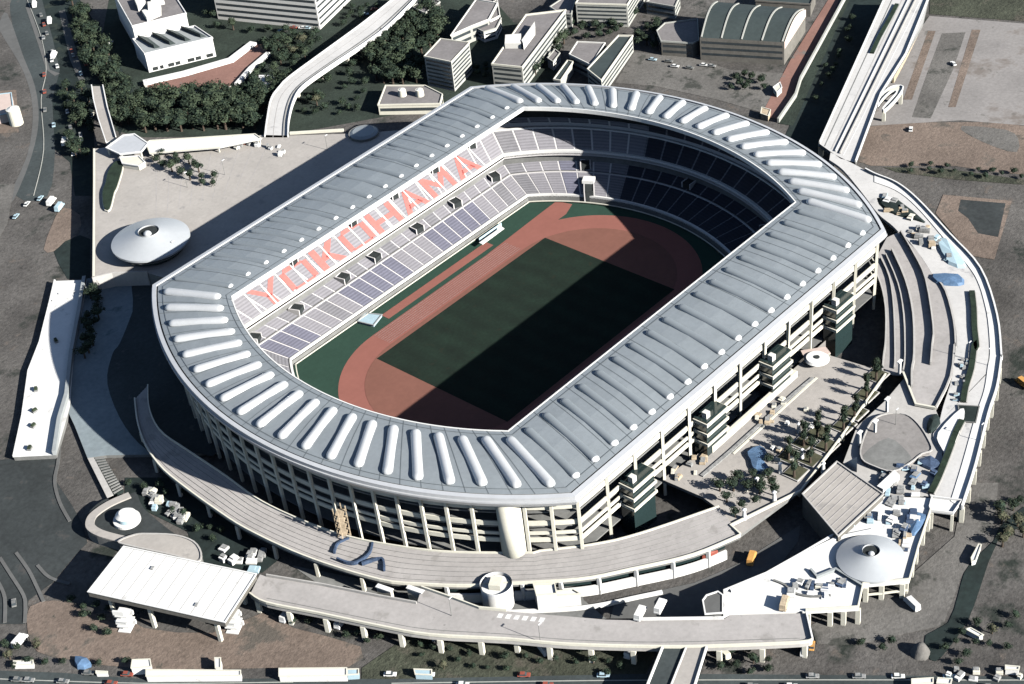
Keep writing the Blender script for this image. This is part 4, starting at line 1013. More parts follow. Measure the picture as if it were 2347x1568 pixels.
# hall with vaulted roof
F0,F1,F2,F3 = T('D 1604,86 D 1797,97 D 1846,22 D 1640,4', 13)
e = empty('sports_hall','long sports hall with a dark curved roof and a pink end gable','hall',cen([F0,F1,F2,F3],0))
bm = new_bm(); bm_prism(bm,[F0,F1,F2,F3],0,13); link('wall', bm, 'hallwall', e)
windows(e,F0,F1,2,12,3,'window',.4)
bm = new_bm(); n = 14; rise = 5.0; prev = None
for k in range(n+1):
    t = k/n; A = F0.lerp(F3,t); B = F1.lerp(F2,t); z = 13+rise*sin(pi*t)
    cur = (bm.verts.new((A.x,A.y,z)), bm.verts.new((B.x,B.y,z)))
    if prev: bm.faces.new((prev[0],prev[1],cur[1],cur[0]))
    prev = cur
r = link('roof', bm, 'hallroof', e)
for f in (.02,.26,.5,.74,.98):
    bm = new_bm(); prev = None
    for k in range(n+1):
        t = k/n; c1 = F0.lerp(F1,f-.008).lerp(F3.lerp(F2,f-.008),t); c2 = F0.lerp(F1,f+.008).lerp(F3.lerp(F2,f+.008),t); z = 13.5+rise*sin(pi*t)
        cur = [bm.verts.new((c1.x,c1.y,z)), bm.verts.new((c2.x,c2.y,z)), bm.verts.new((c1.x,c1.y,z-.6)), bm.verts.new((c2.x,c2.y,z-.6))]
        if prev: bm.faces.new((prev[0],prev[1],cur[1],cur[0])); bm.faces.new((prev[0],cur[0],cur[2],prev[2])); bm.faces.new((prev[1],prev[3],cur[3],cur[1]))
        prev = cur
    link('roof_ridge', bm, 'bldg', r)
bm = new_bm(); dd = (F1-F0).normalized()*.25
vs = [bm.verts.new((F1.x+dd.x,F1.y+dd.y,9)), bm.verts.new((F2.x+dd.x,F2.y+dd.y,9))] + [bm.verts.new((F2.lerp(F1,k/n).x+dd.x,F2.lerp(F1,k/n).y+dd.y,13+rise*sin(pi*k/n))) for k in range(n+1)]
bm.faces.new(vs); link('end_gable', bm, 'pink', e)
building('hall_annex','dark low annex with a white striped corner at the left end of the sports hall',T('c 1415,250 1480,190 1740,160 1750,330 1700,350 1450,335',8),8,'hallwall','bldg_r',faces=(2,),rimm='bldg')
building('low_house','flat dark house behind the sports hall at the top edge',T('d 200,10 640,40 680,-60 260,-70',7),7,'hallwall','hallroof')
e = empty('channel_railing','thin pale railing along the channel bank','railing',T('d 620,560',0)[0]); edge(e,T('d 915,0 560,650 520,780 380,985',0),.0,2.6,1.0,'bldg','rail')
e = empty('pump_house','small cream shed at the lower end of the red path','shed',T('d 370,700',0)[0]); p = T('d 340,700 395,660 410,700 370,740',3); bm = new_bm(); bm_prism(bm,p,0,3); link('wall', bm, 'cream', e); edge(e,p,3,3.3,.4,'white','roof_rim',True)
e = empty('brick_shed','small orange shed beside the far roof edge','shed',T('d 290,900',0)[0]); p = T('d 250,860 320,880 300,930 240,910',3); bm = new_bm(); bm_prism(bm,p,0,3); link('wall', bm, 'wood', e); edge(e,p,3,3.3,.4,'cream','roof_rim',True)
e = empty('warehouse','small pink roofed warehouse at the left edge','building',T('a 60,850',0)[0]); p = T('a -40,760 90,745 110,900 -40,930',5); bm = new_bm(); bm_prism(bm,p,0,5); link('wall', bm, 'pink', e); edge(e,p,5,5.4,.5,'bluepale','roof_rim',True)
e = empty('storage_tank','upright white tank at the left edge','tank',T('a 135,990',0)[0]); b = T('a 135,990',0)[0]; bm = new_bm(); bm_cyl(bm,b.x,b.y,0,9,3.6,3.6,24); link('shell', bm, 'cream', e); bm = new_bm(); bm_cyl(bm,b.x,b.y,9,10,3.3,1,24); link('lid', bm, 'white', e)

# site huts and long white sheds along the bottom
for s,h,l in (('m 1170,1455 1925,1460 1925,1500 1170,1505',3,'long low white shed on the left of the bottom road'),('n 100,1445 640,1440 640,1500 100,1505',3,'second long white shed further right on the bottom road'),
              ('m 1060,1375 1200,1370 1210,1430 1050,1440',3.4,'square white hut left of the long white shed'),('m 110,1385 265,1380 265,1412 110,1415',2,'short white shed near the lower left corner'),
              ('n 645,1450 735,1448 735,1490 645,1495',2.5,'pale blue hut touching the second long white shed'),('n 1180,1450 1320,1455 1320,1495 1190,1490',2.5,'bright blue hut on the bottom road right of centre'),
              ('m 1720,1360 1765,1360 1765,1440 1725,1440',3.5,'thin upright white hut behind the long white shed'),
              ('q 1880,1130 1920,1120 2020,1175 1990,1190',2,'slim white trailer beside the black creek'),('q 1930,590 1925,560 1985,450 2005,455 1960,580',2,'curved white trailer right of the corner platform'),
              ('q 1450,1530 1620,1520 1620,1560 1450,1568',3,'white hut near the lower right corner'),('q 1660,1520 1770,1530 1760,1568 1650,1560',3,'white hut furthest along the lower right edge'),
              ('q 2200,1420 2310,1430 2305,1455 2200,1450',2.4,'row of pale boxes at the right end of the bottom'),('m 770,1465 860,1470 860,1480 770,1480',2,'tiny white hut left of the square white hut')):
    p = T(s,h); e = empty('site_hut',l,'hut',cen(p,0)); m = 'bluepale' if 'blue' in l else 'white'
    bm = new_bm(); bm_prism(bm,p,0,h); link('wall', bm, m, e); edge(e,p,h,h+.3,.4,'cream','roof_rim',True)
for s,l in (('q 1400,1290 1590,1300 1540,1390 1440,1370','grey earth mound in the lower right'),):
    p = smoothline(T('q 1440,1280 1540,1250 1600,1310 1560,1380 1460,1370',0),3,True); e = empty('earth_mound', l, 'mound', cen(p,0)); bm = new_bm()
    c = cen(p,4.2); vs = [bm.verts.new((v.x,v.y,0)) for v in p]; vm = [bm.verts.new(((v.x+c.x)/2,(v.y+c.y)/2,3.2)) for v in p]; t = bm.verts.new(c)
    for i in range(len(p)):
        j=(i+1)%len(p); bm.faces.new((vs[i],vs[j],vm[j],vm[i])); bm.faces.new((vm[i],vm[j],t))
    link('mound', bm, 'earth_g', e, smooth=True)

# ------------------------------------------------------------------ trees
def crown_mesh(seed, mats, n=300, R=1.0, squash=.85):
    rnd = random.Random(seed); bm = new_bm()
    lobes = [(Vector((rnd.uniform(-.5,.5),rnd.uniform(-.5,.5),rnd.uniform(-.3,.45))), rnd.uniform(.38,.62)) for _ in range(9)]
    bmesh.ops.create_icosphere(bm, subdivisions=2, radius=.55)
    for v in bm.verts: v.co *= 1+rnd.uniform(-.25,.2)
    for f in bm.faces: f.material_index = 0
    for _ in range(n):
        c, r = rnd.choice(lobes)
        d = Vector((rnd.gauss(0,1),rnd.gauss(0,1),rnd.gauss(0,.9))).normalized()
        p = c + d*r*rnd.uniform(.75,1.08); s = rnd.uniform(.07,.15)
        a = d.cross(Vector((rnd.uniform(-1,1),rnd.uniform(-1,1),rnd.uniform(-1,1)))).normalized(); b = d.cross(a)
        a = (a + d*rnd.uniform(-.5,.5)).normalized()
        q = [p+a*s, p+b*s*rnd.uniform(.6,1.1), p-a*s, p-b*s*rnd.uniform(.6,1.1)]
        f = bm.faces.new([bm.verts.new(v) for v in q]); f.material_index = rnd.choice((0,0,1))
    for v in bm.verts: v.co.z *= squash
    me = bpy.data.meshes.new('crown'); bm.to_mesh(me); bm.free()
    for m in mats: me.materials.append(M[m])
    return me
def trunk_mesh():
    bm = new_bm(); bm_cyl(bm,0,0,0,1,.09,.05,7)
    for k in range(4):
        a = k*1.6; v0 = Vector((0,0,.65+.06*k)); v1 = v0+Vector((cos(a)*.35,sin(a)*.35,.4)); s=.03
        q0=[bm.verts.new(v0+Vector((s*cos(t),s*sin(t),0))) for t in (0,2.1,4.2)]; q1=[bm.verts.new(v1+Vector((s*.4*cos(t),s*.4*sin(t),0))) for t in (0,2.1,4.2)]
        for i in range(3): bm.faces.new((q0[i],q0[(i+1)%3],q1[(i+1)%3],q1[i]))
    me = bpy.data.meshes.new('trunk'); bm.to_mesh(me); bm.free(); me.materials.append(M['bark']); return me
CR = {'dark':[crown_mesh(i,('leafA','leafB')) for i in range(4)], 'mid':[crown_mesh(20+i,('leafB','leafA')) for i in range(3)], 'olive':[crown_mesh(40+i,('leafC','leafB'),200) for i in range(3)]}
TRK = trunk_mesh()
POOL = []
def tree(p, z, h, kind, label, group):
    POOL.append((h/(Vector((p[0],p[1],z))-CAM).length, (p[0],p[1]), z, h, kind, label, group))
SLIM = set()
def real_tree(p, z, h, kind, label, group):
    e = empty('tree', label, 'tree', (p[0],p[1],z), group, random.uniform(0,6.28))
    t = bpy.data.objects.new('trunk', TRK); COL.objects.link(t); t.parent = e; t.scale = (h*.75,h*.75,h*.6)
    c = bpy.data.objects.new('crown', random.choice(CR[kind])); COL.objects.link(c); c.parent = e
    r = h*random.uniform(.42,.56); c.location = (0,0,h*.62); c.scale = (r,r*random.uniform(.85,1.15),h*.42)
    if label in SLIM: c.scale = (r*.45,r*.45,h*.46)
def inside(p, P):
    x,y = p[0],p[1]; r = False
    for i in range(len(P)):
        a,b = P[i],P[i-1]
        if (a.y>y)!=(b.y>y) and x < (b.x-a.x)*(y-a.y)/(b.y-a.y)+a.x: r = not r
    return r
NTREE = 0
def grove(s, n, label, group, kinds=('dark','dark','mid'), h=(6,9), z=0, dmin=4.5):
    global NTREE
    P = T(s,z); xs=[p.x for p in P]; ys=[p.y for p in P]; placed=[]; k=0
    while len(placed)<n and k<n*40:
        k+=1; p = Vector((random.uniform(min(xs),max(xs)),random.uniform(min(ys),max(ys)),0))
        if not inside(p,P) or any((p-q).length<dmin for q in placed): continue
        placed.append(p); tree(p,z,random.uniform(*h),random.choice(kinds),label,group); NTREE+=1
grove('a 1110,770 1300,790 1800,760 2150,730 2290,620 2330,700 2120,900 2080,1040 1150,1080 1080,1000', 85, 'dark tree in the dense grove between the forecourt and the gallery roof', 'trees of the grove above the far plaza', h=(7.5,11), dmin=4)
grove('a 560,20 700,120 900,480 1050,700 1080,1000 960,1040 880,900 850,700 700,560 640,400', 60, 'dark tree in the strip left of the white hall', 'trees in the dark strip left of the white hall', h=(7,11), dmin=4)
grove('a 470,700 700,700 740,900 740,1180 640,1400 560,1200 470,1000', 24, 'dark bushy tree beside the footbridge over the left strip', 'trees left of the footbridge', h=(5,9), dmin=4)
grove('a 1560,60 1760,150 1900,230 2347,260 b 700,290 560,480 400,580 200,380 0,420 a 2190,300 1750,260', 30, 'tree on the grass between the forecourt and the office block', 'trees below the office block', ('dark','mid','olive'), (5,8))
grove('b 250,330 450,400 350,620 260,700 180,900 170,1040 60,1040 100,700', 16, 'tree close to the left side of the curved viaduct', 'trees left of the curved viaduct')
grove('b 1480,60 1680,160 1600,330 1460,450 1460,700 1100,700 1000,560 1100,380 1350,200', 55, 'dark tree between the curved viaduct and the apartment blocks', 'trees between viaduct and apartment blocks', h=(8,12))
grove('b 720,580 1000,470 1080,700 900,980 780,1000 480,960 540,760', 22, 'thin olive tree in the scrub right of the curved viaduct', 'olive trees beside the curved viaduct', ('olive','olive','mid'), (4,7))
grove('b 900,60 1150,60 950,180 800,220', 8, 'bushy tree at the corner of the office block', 'trees at the office block corner', ('olive','mid'), (4,6))
grove('c 500,350 690,280 700,440 620,480 530,600 440,600', 12, 'dark tree beside the long striped block', 'trees beside the long striped block', h=(5,8))
grove('c 740,200 1180,230 1190,280 1100,290 780,330 710,270', 12, 'dark tree in front of the pale block at the top edge', 'trees in front of the pale top block', h=(4,7))
grove('c 1230,60 1400,30 1500,180 1420,420 1240,380', 12, 'dark tree between the pale block and the sports hall', 'trees left of the sports hall', h=(5,8))
grove('c 0,520 80,540 200,620 60,650 -60,640', 7, 'dark tree behind the far roof edge', 'trees close behind the far roof edge', h=(4,6))
grove('d 0,620 180,610 300,650 280,740 0,730', 9, 'dark tree in the yard below the sports hall', 'trees in the hall yard', h=(4,6))
grove('d 900,260 980,120 1000,300 700,800 560,980 520,1000', 12, 'low shrub tree inside the dark channel', 'shrubs in the channel', h=(3,5), dmin=3)
PLB = 'slim dark tree on a square planter of the east plaza'; SLIM.add(PLB)
for k,s in enumerate(('l 1170,238','l 1085,390','l 1000,535','l 905,640','l 770,800','l 640,905','l 590,770','l 470,880','l 520,1010','l 700,690')):
    b = T(s,DZ)[0]; e = empty('planter_box', 'low square grass planter with slim trees on the east plaza', 'planter', (b.x,b.y,DZ), 'square planters on the east plaza')
    bm = new_bm(); bm_box(bm,(0,0,0),(8,7,.5)); a_=link('kerb', bm, 'concrete'); a_.parent=e; bm = new_bm(); bm_box(bm,(0,0,.5),(7.2,6.2,.12)); a_=link('grass', bm, 'leafC'); a_.parent=e
    for dx,dy in ((-2.2,-1.2),(2.2,1.4)): tree((b.x+dx+random.uniform(-.5,.5), b.y+dy), DZ+.6, random.uniform(7.5,9.5), 'dark', PLB, 'slim trees on the east plaza planters')
grove('k 1650,1150 1800,1080 2100,1000 l 300,900 400,1180 0,1380 k 1900,1360 1760,1250', 24, 'bushy tree near the lower corner of the east plaza', 'trees at the lower corner of the east plaza', ('dark',), (4,6.5), DZ)
grove('a 1240,1250 1400,1260 1560,1290 1700,1380 1760,1500 1500,1490 1350,1420 1250,1330', 15, 'tree standing on the lit part of the far plaza', 'trees on the lit far plaza', ('mid','dark'), (4.5,7), DZ, 5)
grove('e 720,840 820,880 790,1250 720,1400 670,1400 690,1100', 15, 'dark tree in the shaded row on the left of the plaza', 'trees in the shaded plaza row', ('dark',), (5,7), 1.5, 3)
grove('q 2130,200 2347,100 2347,420 2160,480', 12, 'dark scrub tree beyond the creek at the right edge', 'trees beyond the creek', ('olive','dark'), (4,7))
grove('q 1640,1250 1900,1080 2100,1100 2347,1000 2347,1350 1900,1450 1700,1450', 12, 'scrub tree in the lower right corner', 'scrub trees in the lower right corner', ('olive','olive','dark'), (3,5))
grove('q 950,1230 1300,1220 1320,1320 1000,1330', 7, 'dark scrub bush on the earth below the corner platform', 'bushes below the corner platform', ('dark','olive'), (3,4.5))
grove('o 1600,1300 2200,1270 2200,1500 1700,1500', 12, 'dark bush right of the exit ramp', 'bushes right of the exit ramp', ('dark','olive'), (3,5))
grove('n 1150,1160 2300,1290 o 1050,1320 900,1500 n 1200,1500', 26, 'dark bush on the slope below the outer road', 'bushes below the outer road', ('dark','olive','olive'), (2.5,4.5))
grove('n 150,1000 1000,1120 900,1260 600,1200 200,1080', 9, 'low dark bush under the left part of the outer road', 'bushes under the left outer road', ('dark','olive'), (3,4.5))
grove('m 560,900 900,980 900,1200 640,1100', 8, 'dark bush in the shade left of the white canopy tower', 'bushes by the canopy', ('dark',), (3,5))
grove('m 0,1240 260,1260 500,1400 900,1440 1040,1400 860,1380 600,1480 0,1440', 14, 'dark bush along the bottom road on the left', 'bushes along the bottom road', ('dark','olive'), (3,5))
grove('h 1450,30 2300,110 2340,170 1700,140 1300,100', 14, 'low scrub bush in the ditch right of the promenade', 'bushes in the ditch right of the promenade', ('olive','dark'), (2.5,4.5))
grove('i 900,1030 1400,1130 1900,1460 m 1900,560 1500,330 1150,120', 12, 'dark bush in the shaded yard beside the ring walk', 'bushes in the shaded yard', ('dark',), (3,5))

POOL.sort(key=lambda t: -t[0])
for t in POOL[:295]: real_tree(*t[1:])
if POOL[295:]:
    V = []; F = []; MI = []
    for t in POOL[295:]:
        me = random.choice(CR[t[4]]); h = t[3]; r = h*.5; off = len(V); ca, sa = cos(t[1][0]*7), sin(t[1][0]*7)
        for v in me.vertices:
            x, y = v.co.x*r, v.co.y*r; V.append((t[1][0]+x*ca-y*sa, t[1][1]+x*sa+y*ca, t[2]+h*.5+v.co.z*h*.46))
        for f in me.polygons: F.append([off+i for i in f.vertices]); MI.append(0 if f.material_index == 0 else 1)
    me = bpy.data.meshes.new('tree_cover'); me.from_pydata(V, [], F); me.materials.append(M['leafA']); me.materials.append(M['leafB'])
    me.polygons.foreach_set('material_index', MI)
    o = bpy.data.objects.new('tree_cover', me); COL.objects.link(o); tag(o, 'dark mass of small trees and bushes closing the gaps in the groves', 'trees', kind='stuff')

# ------------------------------------------------------------------ vehicles, lamps and site clutter
def car(p, z, rz, m, label, group, big=False):
    L, W_, H1, H2 = (7.0,2.4,1.2,2.9) if big else (4.4,1.8,.85,1.45)
    e = empty('parked_van' if big else 'car', label, 'van' if big else 'car', (p[0],p[1],z), group)
    def lk(name, bm, mm, par=e):
        o = link(name, bm, mm); o.parent = par; return o
    bm = new_bm(); bm_box(bm,(0,0,.35),(L,W_,H1-.35)); bmesh.ops.bevel(bm, geom=list(bm.edges), offset=.12, segments=1, affect='EDGES'); lk('body', bm, m)
    bm = new_bm(); c = (-.3,0)
    x0,x1 = (-L*.48,L*.30) if big else (-L*.38,L*.22); w2=W_/2-.08
    lo=[(x0,-w2),(x1,-w2),(x1,w2),(x0,w2)]; k=.12 if big else .45
    hi=[(x0+k,-w2+.12),(x1-k*1.3,-w2+.12),(x1-k*1.3,w2-.12),(x0+k,w2-.12)]
    va=[bm.verts.new((*q,H1)) for q in lo]; vb=[bm.verts.new((*q,H2)) for q in hi]
    for i in range(4): f=bm.faces.new((va[i],va[(i+1)%4],vb[(i+1)%4],vb[i])); f.material_index = 1 if (not big or i==1) else 0
    bm.faces.new(vb); lk('cabin', bm, [M[m],M['window']])
    for sx in (-L*.32,L*.32):
        for sy in (-W_/2+.1,W_/2-.1):
            bm = new_bm(); bmesh.ops.create_cone(bm,cap_ends=True,segments=10,radius1=.34,radius2=.34,depth=.22,matrix=Matrix.Translation((sx,sy,.34))@Matrix.Rotation(pi/2,4,'X')); lk('wheel', bm, 'rubber')
    e.rotation_euler.z = rz
CARS = [('a 280,50',0,.9,'white','white','on the left road near the top edge',1),('a 400,180',0,.9,'white','white','on the left road below the first van',1),('a 435,455',0,.7,'white','white','at the narrow path junction',1),
 ('a 880,365',0,.6,'white','white','beside the trees left of the white hall',1),('a 520,1150',0,.8,'white','white','on the dark strip left of the plaza',1),('a 590,1240',0,.8,'white','white','just below the van on the dark strip',0),
 ('a 740,930',0,.8,'cream','cream','beside the footbridge',0),('e 415,135',0,.5,'white','white','at the left yard below the road',1),('e 480,180',0,.5,'bluepale','pale blue','next to the white van in the left yard',1),
 ('n 165,1035',0,.3,'white','white','under the left part of the outer road',1),('n 600,1085',0,.3,'white','white','below the outer road left of centre',1),('n 1385,1215',0,.3,'white','white','below the middle of the outer road',1),
 ('n 2210,1300',0,1.2,'white','white','below the outer road at the lamp shadow',1),('o 990,1320',0,.3,'white','white','left of the exit ramp',1),('o 1725,1335',0,1.3,'cream','cream','right of the exit ramp',1),('q 1450,945',0,1.2,'white','white','at the foot of the corner platform',1),
 ('o 1960,575',.1,.4,'orange','orange','on the service road in the cutting',1),('l 2335,310',0,1.2,'orange','yellow orange','at the right edge beyond the promenade',1),('q 430,935',8.1,.4,'wood','tan','on the corner platform edge',1),
 ('q 590,1300',0,.5,'white','white','under the end of the outer road',1),('q 650,1275',0,.5,'orange','orange','next to the white van under the end of the outer road',0),('d 1440,1045',0,.5,'white','white','on the dirt band right of the straight viaduct',0),
 ('d 1780,520',0,1.0,'white','white','on the gravel lot',0),('m 165,1240',0,.3,'white','white','near the lower left corner',1),('m 115,930',0,1.0,'conc_d','grey','on the dark lower left yard',0),
 ('o 1070,1015',8.1,.3,'white','white','on the outer road behind the low wall',1),('o 1230,960',8.1,.3,'white','white','on the outer road near the dark tree',1),('n 1300,1900',0,0,'white','white','x',0)]
for s,z,rz,m,c,where,big in CARS:
    if where == 'x': continue
    p = T(s,z)[0]; car(p,z if z else .24,rz,m,'%s %s %s'%(c,'van' if big else 'car',where),'vehicles around the stadium',bool(big))
# rows of site vehicles and containers
def scatter(s, n, name, cat, label, group, mats, size, z=0):
    P = T(s,z); xs=[p.x for p in P]; ys=[p.y for p in P]; k=0; got=0
    while got<n and k<2000:
        k+=1; x=random.uniform(min(xs),max(xs)); y=random.uniform(min(ys),max(ys))
        if not inside(Vector((x,y,0)),P): continue
        got+=1; rz=random.choice((.55,.55,.55+pi/2,.1))+random.uniform(-.12,.12); sx=random.uniform(*size[0]); sy=random.uniform(*size[1]); sz=random.uniform(*size[2]); m=random.choice(mats)
        cw_ = {'white':'white','bluepale':'pale blue','debris':'grey','wood':'tan','blue':'blue','navy':'navy','cream':'cream','red':'red','white2':'silvery','orange':'orange'}[m]
        e = empty(name, '%s %s'%(cw_,label), cat, (x,y,z+.02), group+' ('+cw_+')')
        o1 = new_bm(); bm_box(o1,(0,0,0),(sx,sy,sz*.8)); bmesh.ops.bevel(o1,geom=list(o1.edges),offset=.08,segments=1,affect='EDGES'); a=link('body',o1,m); a.parent=e
        o2 = new_bm(); bm_box(o2,(sx*.12,0,sz*.8),(sx*.6,sy*.8,sz*.25)); b=link('top_cover',o2,m if random.random()<.6 else 'debris'); b.parent=e
        e.rotation_euler.z = rz
scatter('i 1150,1120 1300,1180 1560,1400 m 1560,320 1250,180 1150,120', 18, 'storage_container','container','container in the dark yard above the white canopy','containers in the dark yard',['white','bluepale','debris','cream','debris'],((2,5),(1.6,2.6),(1.2,2.4)), .3)
scatter('m 1750,480 2100,520 2200,640 2050,680 1750,600', 12, 'storage_container','container','container behind the right end of the white canopy','containers behind the canopy end',['white','white','bluepale','debris'],((2,5),(1.8,3),(1.2,2.6)), .3)
scatter('h 1180,230 1400,400 1640,600 1800,820 1640,800 1400,560 1250,400', 26, 'material_stack','building material','stack of building material beside the upper promenade','material stacks at the upper promenade',['debris','white','cream','debris','wood','bluepale'],((2,5),(1.5,3),(.6,2)), DZ)
scatter('l 1200,1000 1500,900 1640,1000 1590,1190 1300,1300 1200,1250', 24, 'material_stack','building material','stack of building material beside the square beige roof','material stacks by the square roof',['debris','white','bluepale','blue','navy','debris'],((2,4.5),(1.2,3),(.6,1.8)), DZ)
scatter('q 900,300 1160,200 1460,190 1500,330 1400,560 1350,420 1180,350', 24, 'material_stack','building material','stack of building material beside the small cone roof','material stacks by the small cone',['debris','white','bluepale','blue','navy','wood'],((1.5,4.5),(1.2,3),(.6,1.8)), DZ)
scatter('q 430,760 700,740 950,760 960,860 700,880 480,850', 16, 'material_stack','building material','stack of building material on the front of the corner platform','material stacks on the platform front',['debris','white','cream','navy','white2'],((1.5,4.5),(1.2,3),(.5,1.6)), DZ)
scatter('l 1820,60 1900,60 1860,420 1780,480', 14, 'material_stack','building material','small item on the inner promenade walk','small items on the promenade',['debris','debris','bluepale'],((1,2.4),(.8,1.6),(.4,1.2)), DZ)
scatter('a 1780,1110 2050,1090 2130,1180 2300,1150 2300,1280 2150,1230 1900,1200', 22, 'stall','stall','stall or crate at the top of the far plaza','stalls on the far plaza',['white','debris','cream','white','red'],((1.4,3.4),(1.2,2.4),(.8,2.2)), DZ)
scatter('k 1880,560 2150,430 l 330,330 430,440 k 2080,620 1850,640', 10, 'material_stack','building material','orange tinted crate at the foot of the near facade','crates at the near facade foot',['wood','wood','cream','debris'],((1.5,3.5),(1.2,2.4),(.6,1.6)), DZ)
scatter('k 1300,980 1580,850 1660,870 1480,1050 1330,1060', 10, 'material_stack','building material','crate on the plaza corner below the near facade','crates on the plaza corner',['wood','white','cream','debris'],((1.5,4),(1.2,2.6),(.6,1.6)), DZ)
scatter('q 1750,1400 2347,1380 2347,1560 1700,1560', 8, 'site_box','box','pale box on the ground in the lower right corner','boxes in the lower right corner'.replace('(',''),['white','debris','cream'],((1.5,4),(1.2,2.4),(.8,2)), .25)
scatter('l 350,330 700,430 640,900 200,1250 0,1300 120,900', 16, 'material_stack','building material','crate between the trees of the east plaza','crates on the east plaza',['white','debris','wood','cream'],((1.2,3.4),(1,2.2),(.6,1.6)), DZ)
# tarps
for s,h,m,l in (('h 1640,640 1720,610 1860,780 1880,850 1740,820',9,'bluepale','pale blue covered stack below the promenade wall'),('h 1600,900 1830,900 1870,980 1760,990 1640,970',9.2,'blue','blue tarpaulin with a dark end near the terrace top'),
                ('h 1170,290 1330,300 1560,480 1480,470 1250,400',9,'canal','dark green covered slab at the upper promenade'),('l 120,830 230,770 300,830 260,900 330,990 190,1000 150,900',9.5,'blue','large crumpled blue tarpaulin on the east plaza'),
                ('l 1490,900 1600,860 1700,940 1600,970',9,'navy','dark blue covered stack right of the rounded terrace'),('l 1420,1310 1580,1330 1560,1400 1470,1500 1420,1460',9,'blue','blue covered stack on the edge of the corner platform'),
                ('l 1590,560 1650,520 1680,600 1600,680 1570,640',9,'canal','dark green covered box above the leaf shaped canopy'),('o 1560,535 1680,490 1690,500 1580,545',5.5,'red','row of red brown stock inside the ring rooms'),('m 590,1330 700,1350 720,1400 610,1420',2,'blue','blue covered heap left of the white huts')):
    p = smoothline(T(s,h),2,True); z0 = 0 if h < 7 else DZ; e = empty('covered_stack',l,'tarpaulin',cen(p,z0)); bm = new_bm(); c = cen(p,h+.5)
    vs=[bm.verts.new((v.x,v.y,z0)) for v in p]; vm=[bm.verts.new((v.x+(c.x-v.x)*.15,v.y+(c.y-v.y)*.15,h-.2+random.uniform(-.25,.25))) for v in p]; t=bm.verts.new(c)
    for i in range(len(p)):
        j=(i+1)%len(p); bm.faces.new((vs[i],vs[j],vm[j],vm[i])); bm.faces.new((vm[i],vm[j],t))
    link('cover', bm, m, e)
# white round kiosk with a dark centre at the plaza corner
c = T('l 690,130',8)[0]; e = empty('round_umbrella_roof','white round roof with a dark centre beside the near facade','kiosk',(c.x,c.y,8))
bm = new_bm(); bm_cyl(bm,c.x,c.y,8,10,2.2,2.2,24); link('drum', bm, 'cream', e); bm = new_bm(); bm_cyl(bm,c.x,c.y,10,10.8,5,4.2,32); link('roof', bm, 'white', e); bm = new_bm(); bm_cyl(bm,c.x,c.y,10.8,11.1,1.1,1.1,20); link('vent', bm, 'dark', e)
p = T('l 560,30 760,0 800,50 740,80 590,90',10); e = empty('orange_roof','salmon coloured awning at the foot of the last stair tower','awning',cen(p,8)); bm = new_bm(); bm_prism(bm,p,9.6,10); link('cloth', bm, 'pink', e); pillars(e,p,9.6,8,.2,.4)
# vent stacks on the plaza casting long shadows
for k,s in enumerate(('l 545,690','l 570,900','l 395,1010','l 210,1130','l 740,1010','l 350,1240','l 110,1380')):
    b = T(s,DZ)[0]; e = empty('vent_stack','slim white vent stack among the trees of the east plaza','vent',(b.x,b.y,DZ),'vent stacks on the east plaza')
    bm = new_bm(); bm_cyl(bm,0,0,0,4.6,.9,.5,14); a=link('shaft', bm, 'white'); a.parent=e; bm = new_bm(); bm_cyl(bm,0,0,4.6,5.1,.9,.2,14); a=link('cap', bm, 'white2'); a.parent=e
# crane arms / scaffold near the ring walk
e = empty('scaffold_tower','tan scaffold tower against the shaded facade','scaffold',T('n 620,420',8)[0])
b = T('n 625,400',8)[0]
for k in range(5):
    bm = new_bm(); bm_box(bm,(b.x,b.y,8+k*3),(4.2,3.0,.4),.6); link('platform', bm, 'wood', e)
    for sx,sy in ((-1,-1),(1,1),(1,-1),(-1,1)):
        bm = new_bm(); bm_box(bm,(b.x+sx*1.9,b.y+sy*1.3,8.4+k*3),(.35,.35,2.6),.6); link('pole', bm, 'wood', e)
for k,(s,l) in enumerate((('n 540,510 570,440 660,400','dark curved hose on the left of the ring walk'),('n 560,560 640,590 720,590 820,520 850,430','dark winding hose in the middle of the ring walk'),('n 760,600 920,560 940,650','dark hose lying towards the outer edge of the ring walk'))):
    q = smoothline(T(s,9.5),4); e = tag(link('cable', (lambda bm:(bm_wall(bm,q,8.5,9.9,.7),bm)[1])(new_bm()), 'navy'), l, 'hose')
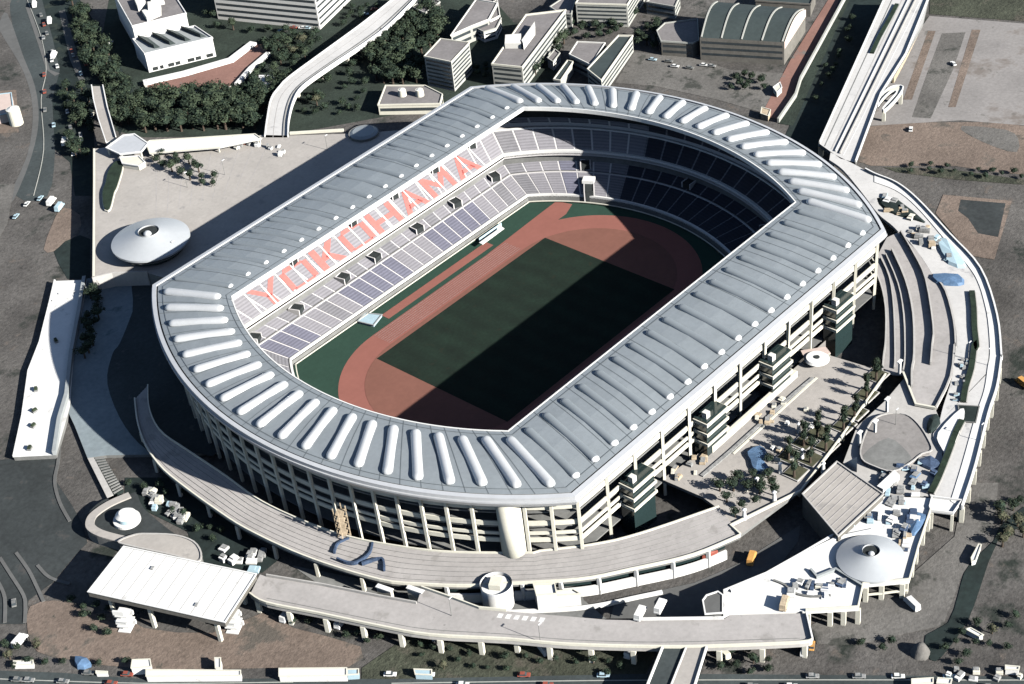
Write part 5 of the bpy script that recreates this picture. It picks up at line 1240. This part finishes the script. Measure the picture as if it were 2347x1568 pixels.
# small white lamp posts round the far plaza
for k,s in enumerate(('e 1400,560','a 1500,1500','a 1800,1400','b 700,1200','l 1900,100','l 2060,150','l 2000,760','o 270,1230','n 1480,1020','l 1320,640')):
    b = T(s,DZ)[0]; e = empty('street_lamp','thin grey street lamp on the raised decks',  'street lamp',(b.x,b.y,DZ),'street lamps on the decks')
    bm = new_bm(); bm_cyl(bm,0,0,0,8,.14,.09,8); a=link('pole', bm, 'conc_d'); a.parent=e; bm = new_bm(); bm_box(bm,(.7,0,7.9),(1.6,.35,.2)); a=link('lamp_head', bm, 'white2'); a.parent=e

# small cars along the left roads and the small yards
LC = [('white','white'),('debris','grey'),('bluepale','pale blue'),('conc_d','dark grey'),('red','red')]
for s, n, where in (('a 340,60 500,560', 5, 'on the left road beside the dark strip'),('a 560,300 700,640', 5, 'on the lane left of the white hall'),('a 560,820 640,1240', 7, 'in the dark strip beyond the footbridge'),('a 380,250 400,1100', 6, 'in a line down the left road'),('e 120,300 330,60', 3, 'in the left yard'),('b 560,250 300,240', 5, 'in front of the office block'),('b 950,120 1300,60',4,'between the office block and the viaduct'),('c 1350,500 1900,560',6,'in the bare yard before the sports hall'),('m 0,1500 1150,1545',6,'on the bottom road at the left'),('n 800,1540 o 1000,1550',6,'on the bottom road in the middle'),('q 0,1555 2200,1562',7,'on the bottom road at the right')):
    A, B = T(s, 0); rz = atan2(B.y-A.y, B.x-A.x)
    for j in range(n):
        p = A.lerp(B, (j+random.uniform(.1,.9))/n); d = (B-A).normalized(); off = random.choice((-2.2,2.2)); m, c = random.choice(LC)
        car((p.x-d.y*off, p.y+d.x*off), .26, rz, m, '%s car %s'%(c, where), 'cars %s'%where)
# more small houses at the top
for s,h,wm,l in (('c -40,60 60,-20 130,20 40,110',7,'bldg','small grey house between the top edge and the long striped block'),('c -60,215 40,120 170,150 130,230 30,260',6,'bldg_w','white walled low house left of the long striped block'),('c 560,60 680,-20 760,10 730,120 640,110',8,'bldg','grey block between the long striped block and the pale top block'),
                 ('b 1380,60 1500,-30 1600,20 1480,110',6,'hallwall','dark low shed near the top of the curved viaduct'),('c 1330,20 1420,-40 1600,-30 1560,60',7,'bldg','grey roofed block left behind the sports hall'),('c 540,470 600,400 640,430 585,500',5,'bldg_w','tiny white house beside the long striped block')):
    building('low_house', l, T(s,h), h, wm, 'bldg_r', faces=(2,), rimm='bldg')
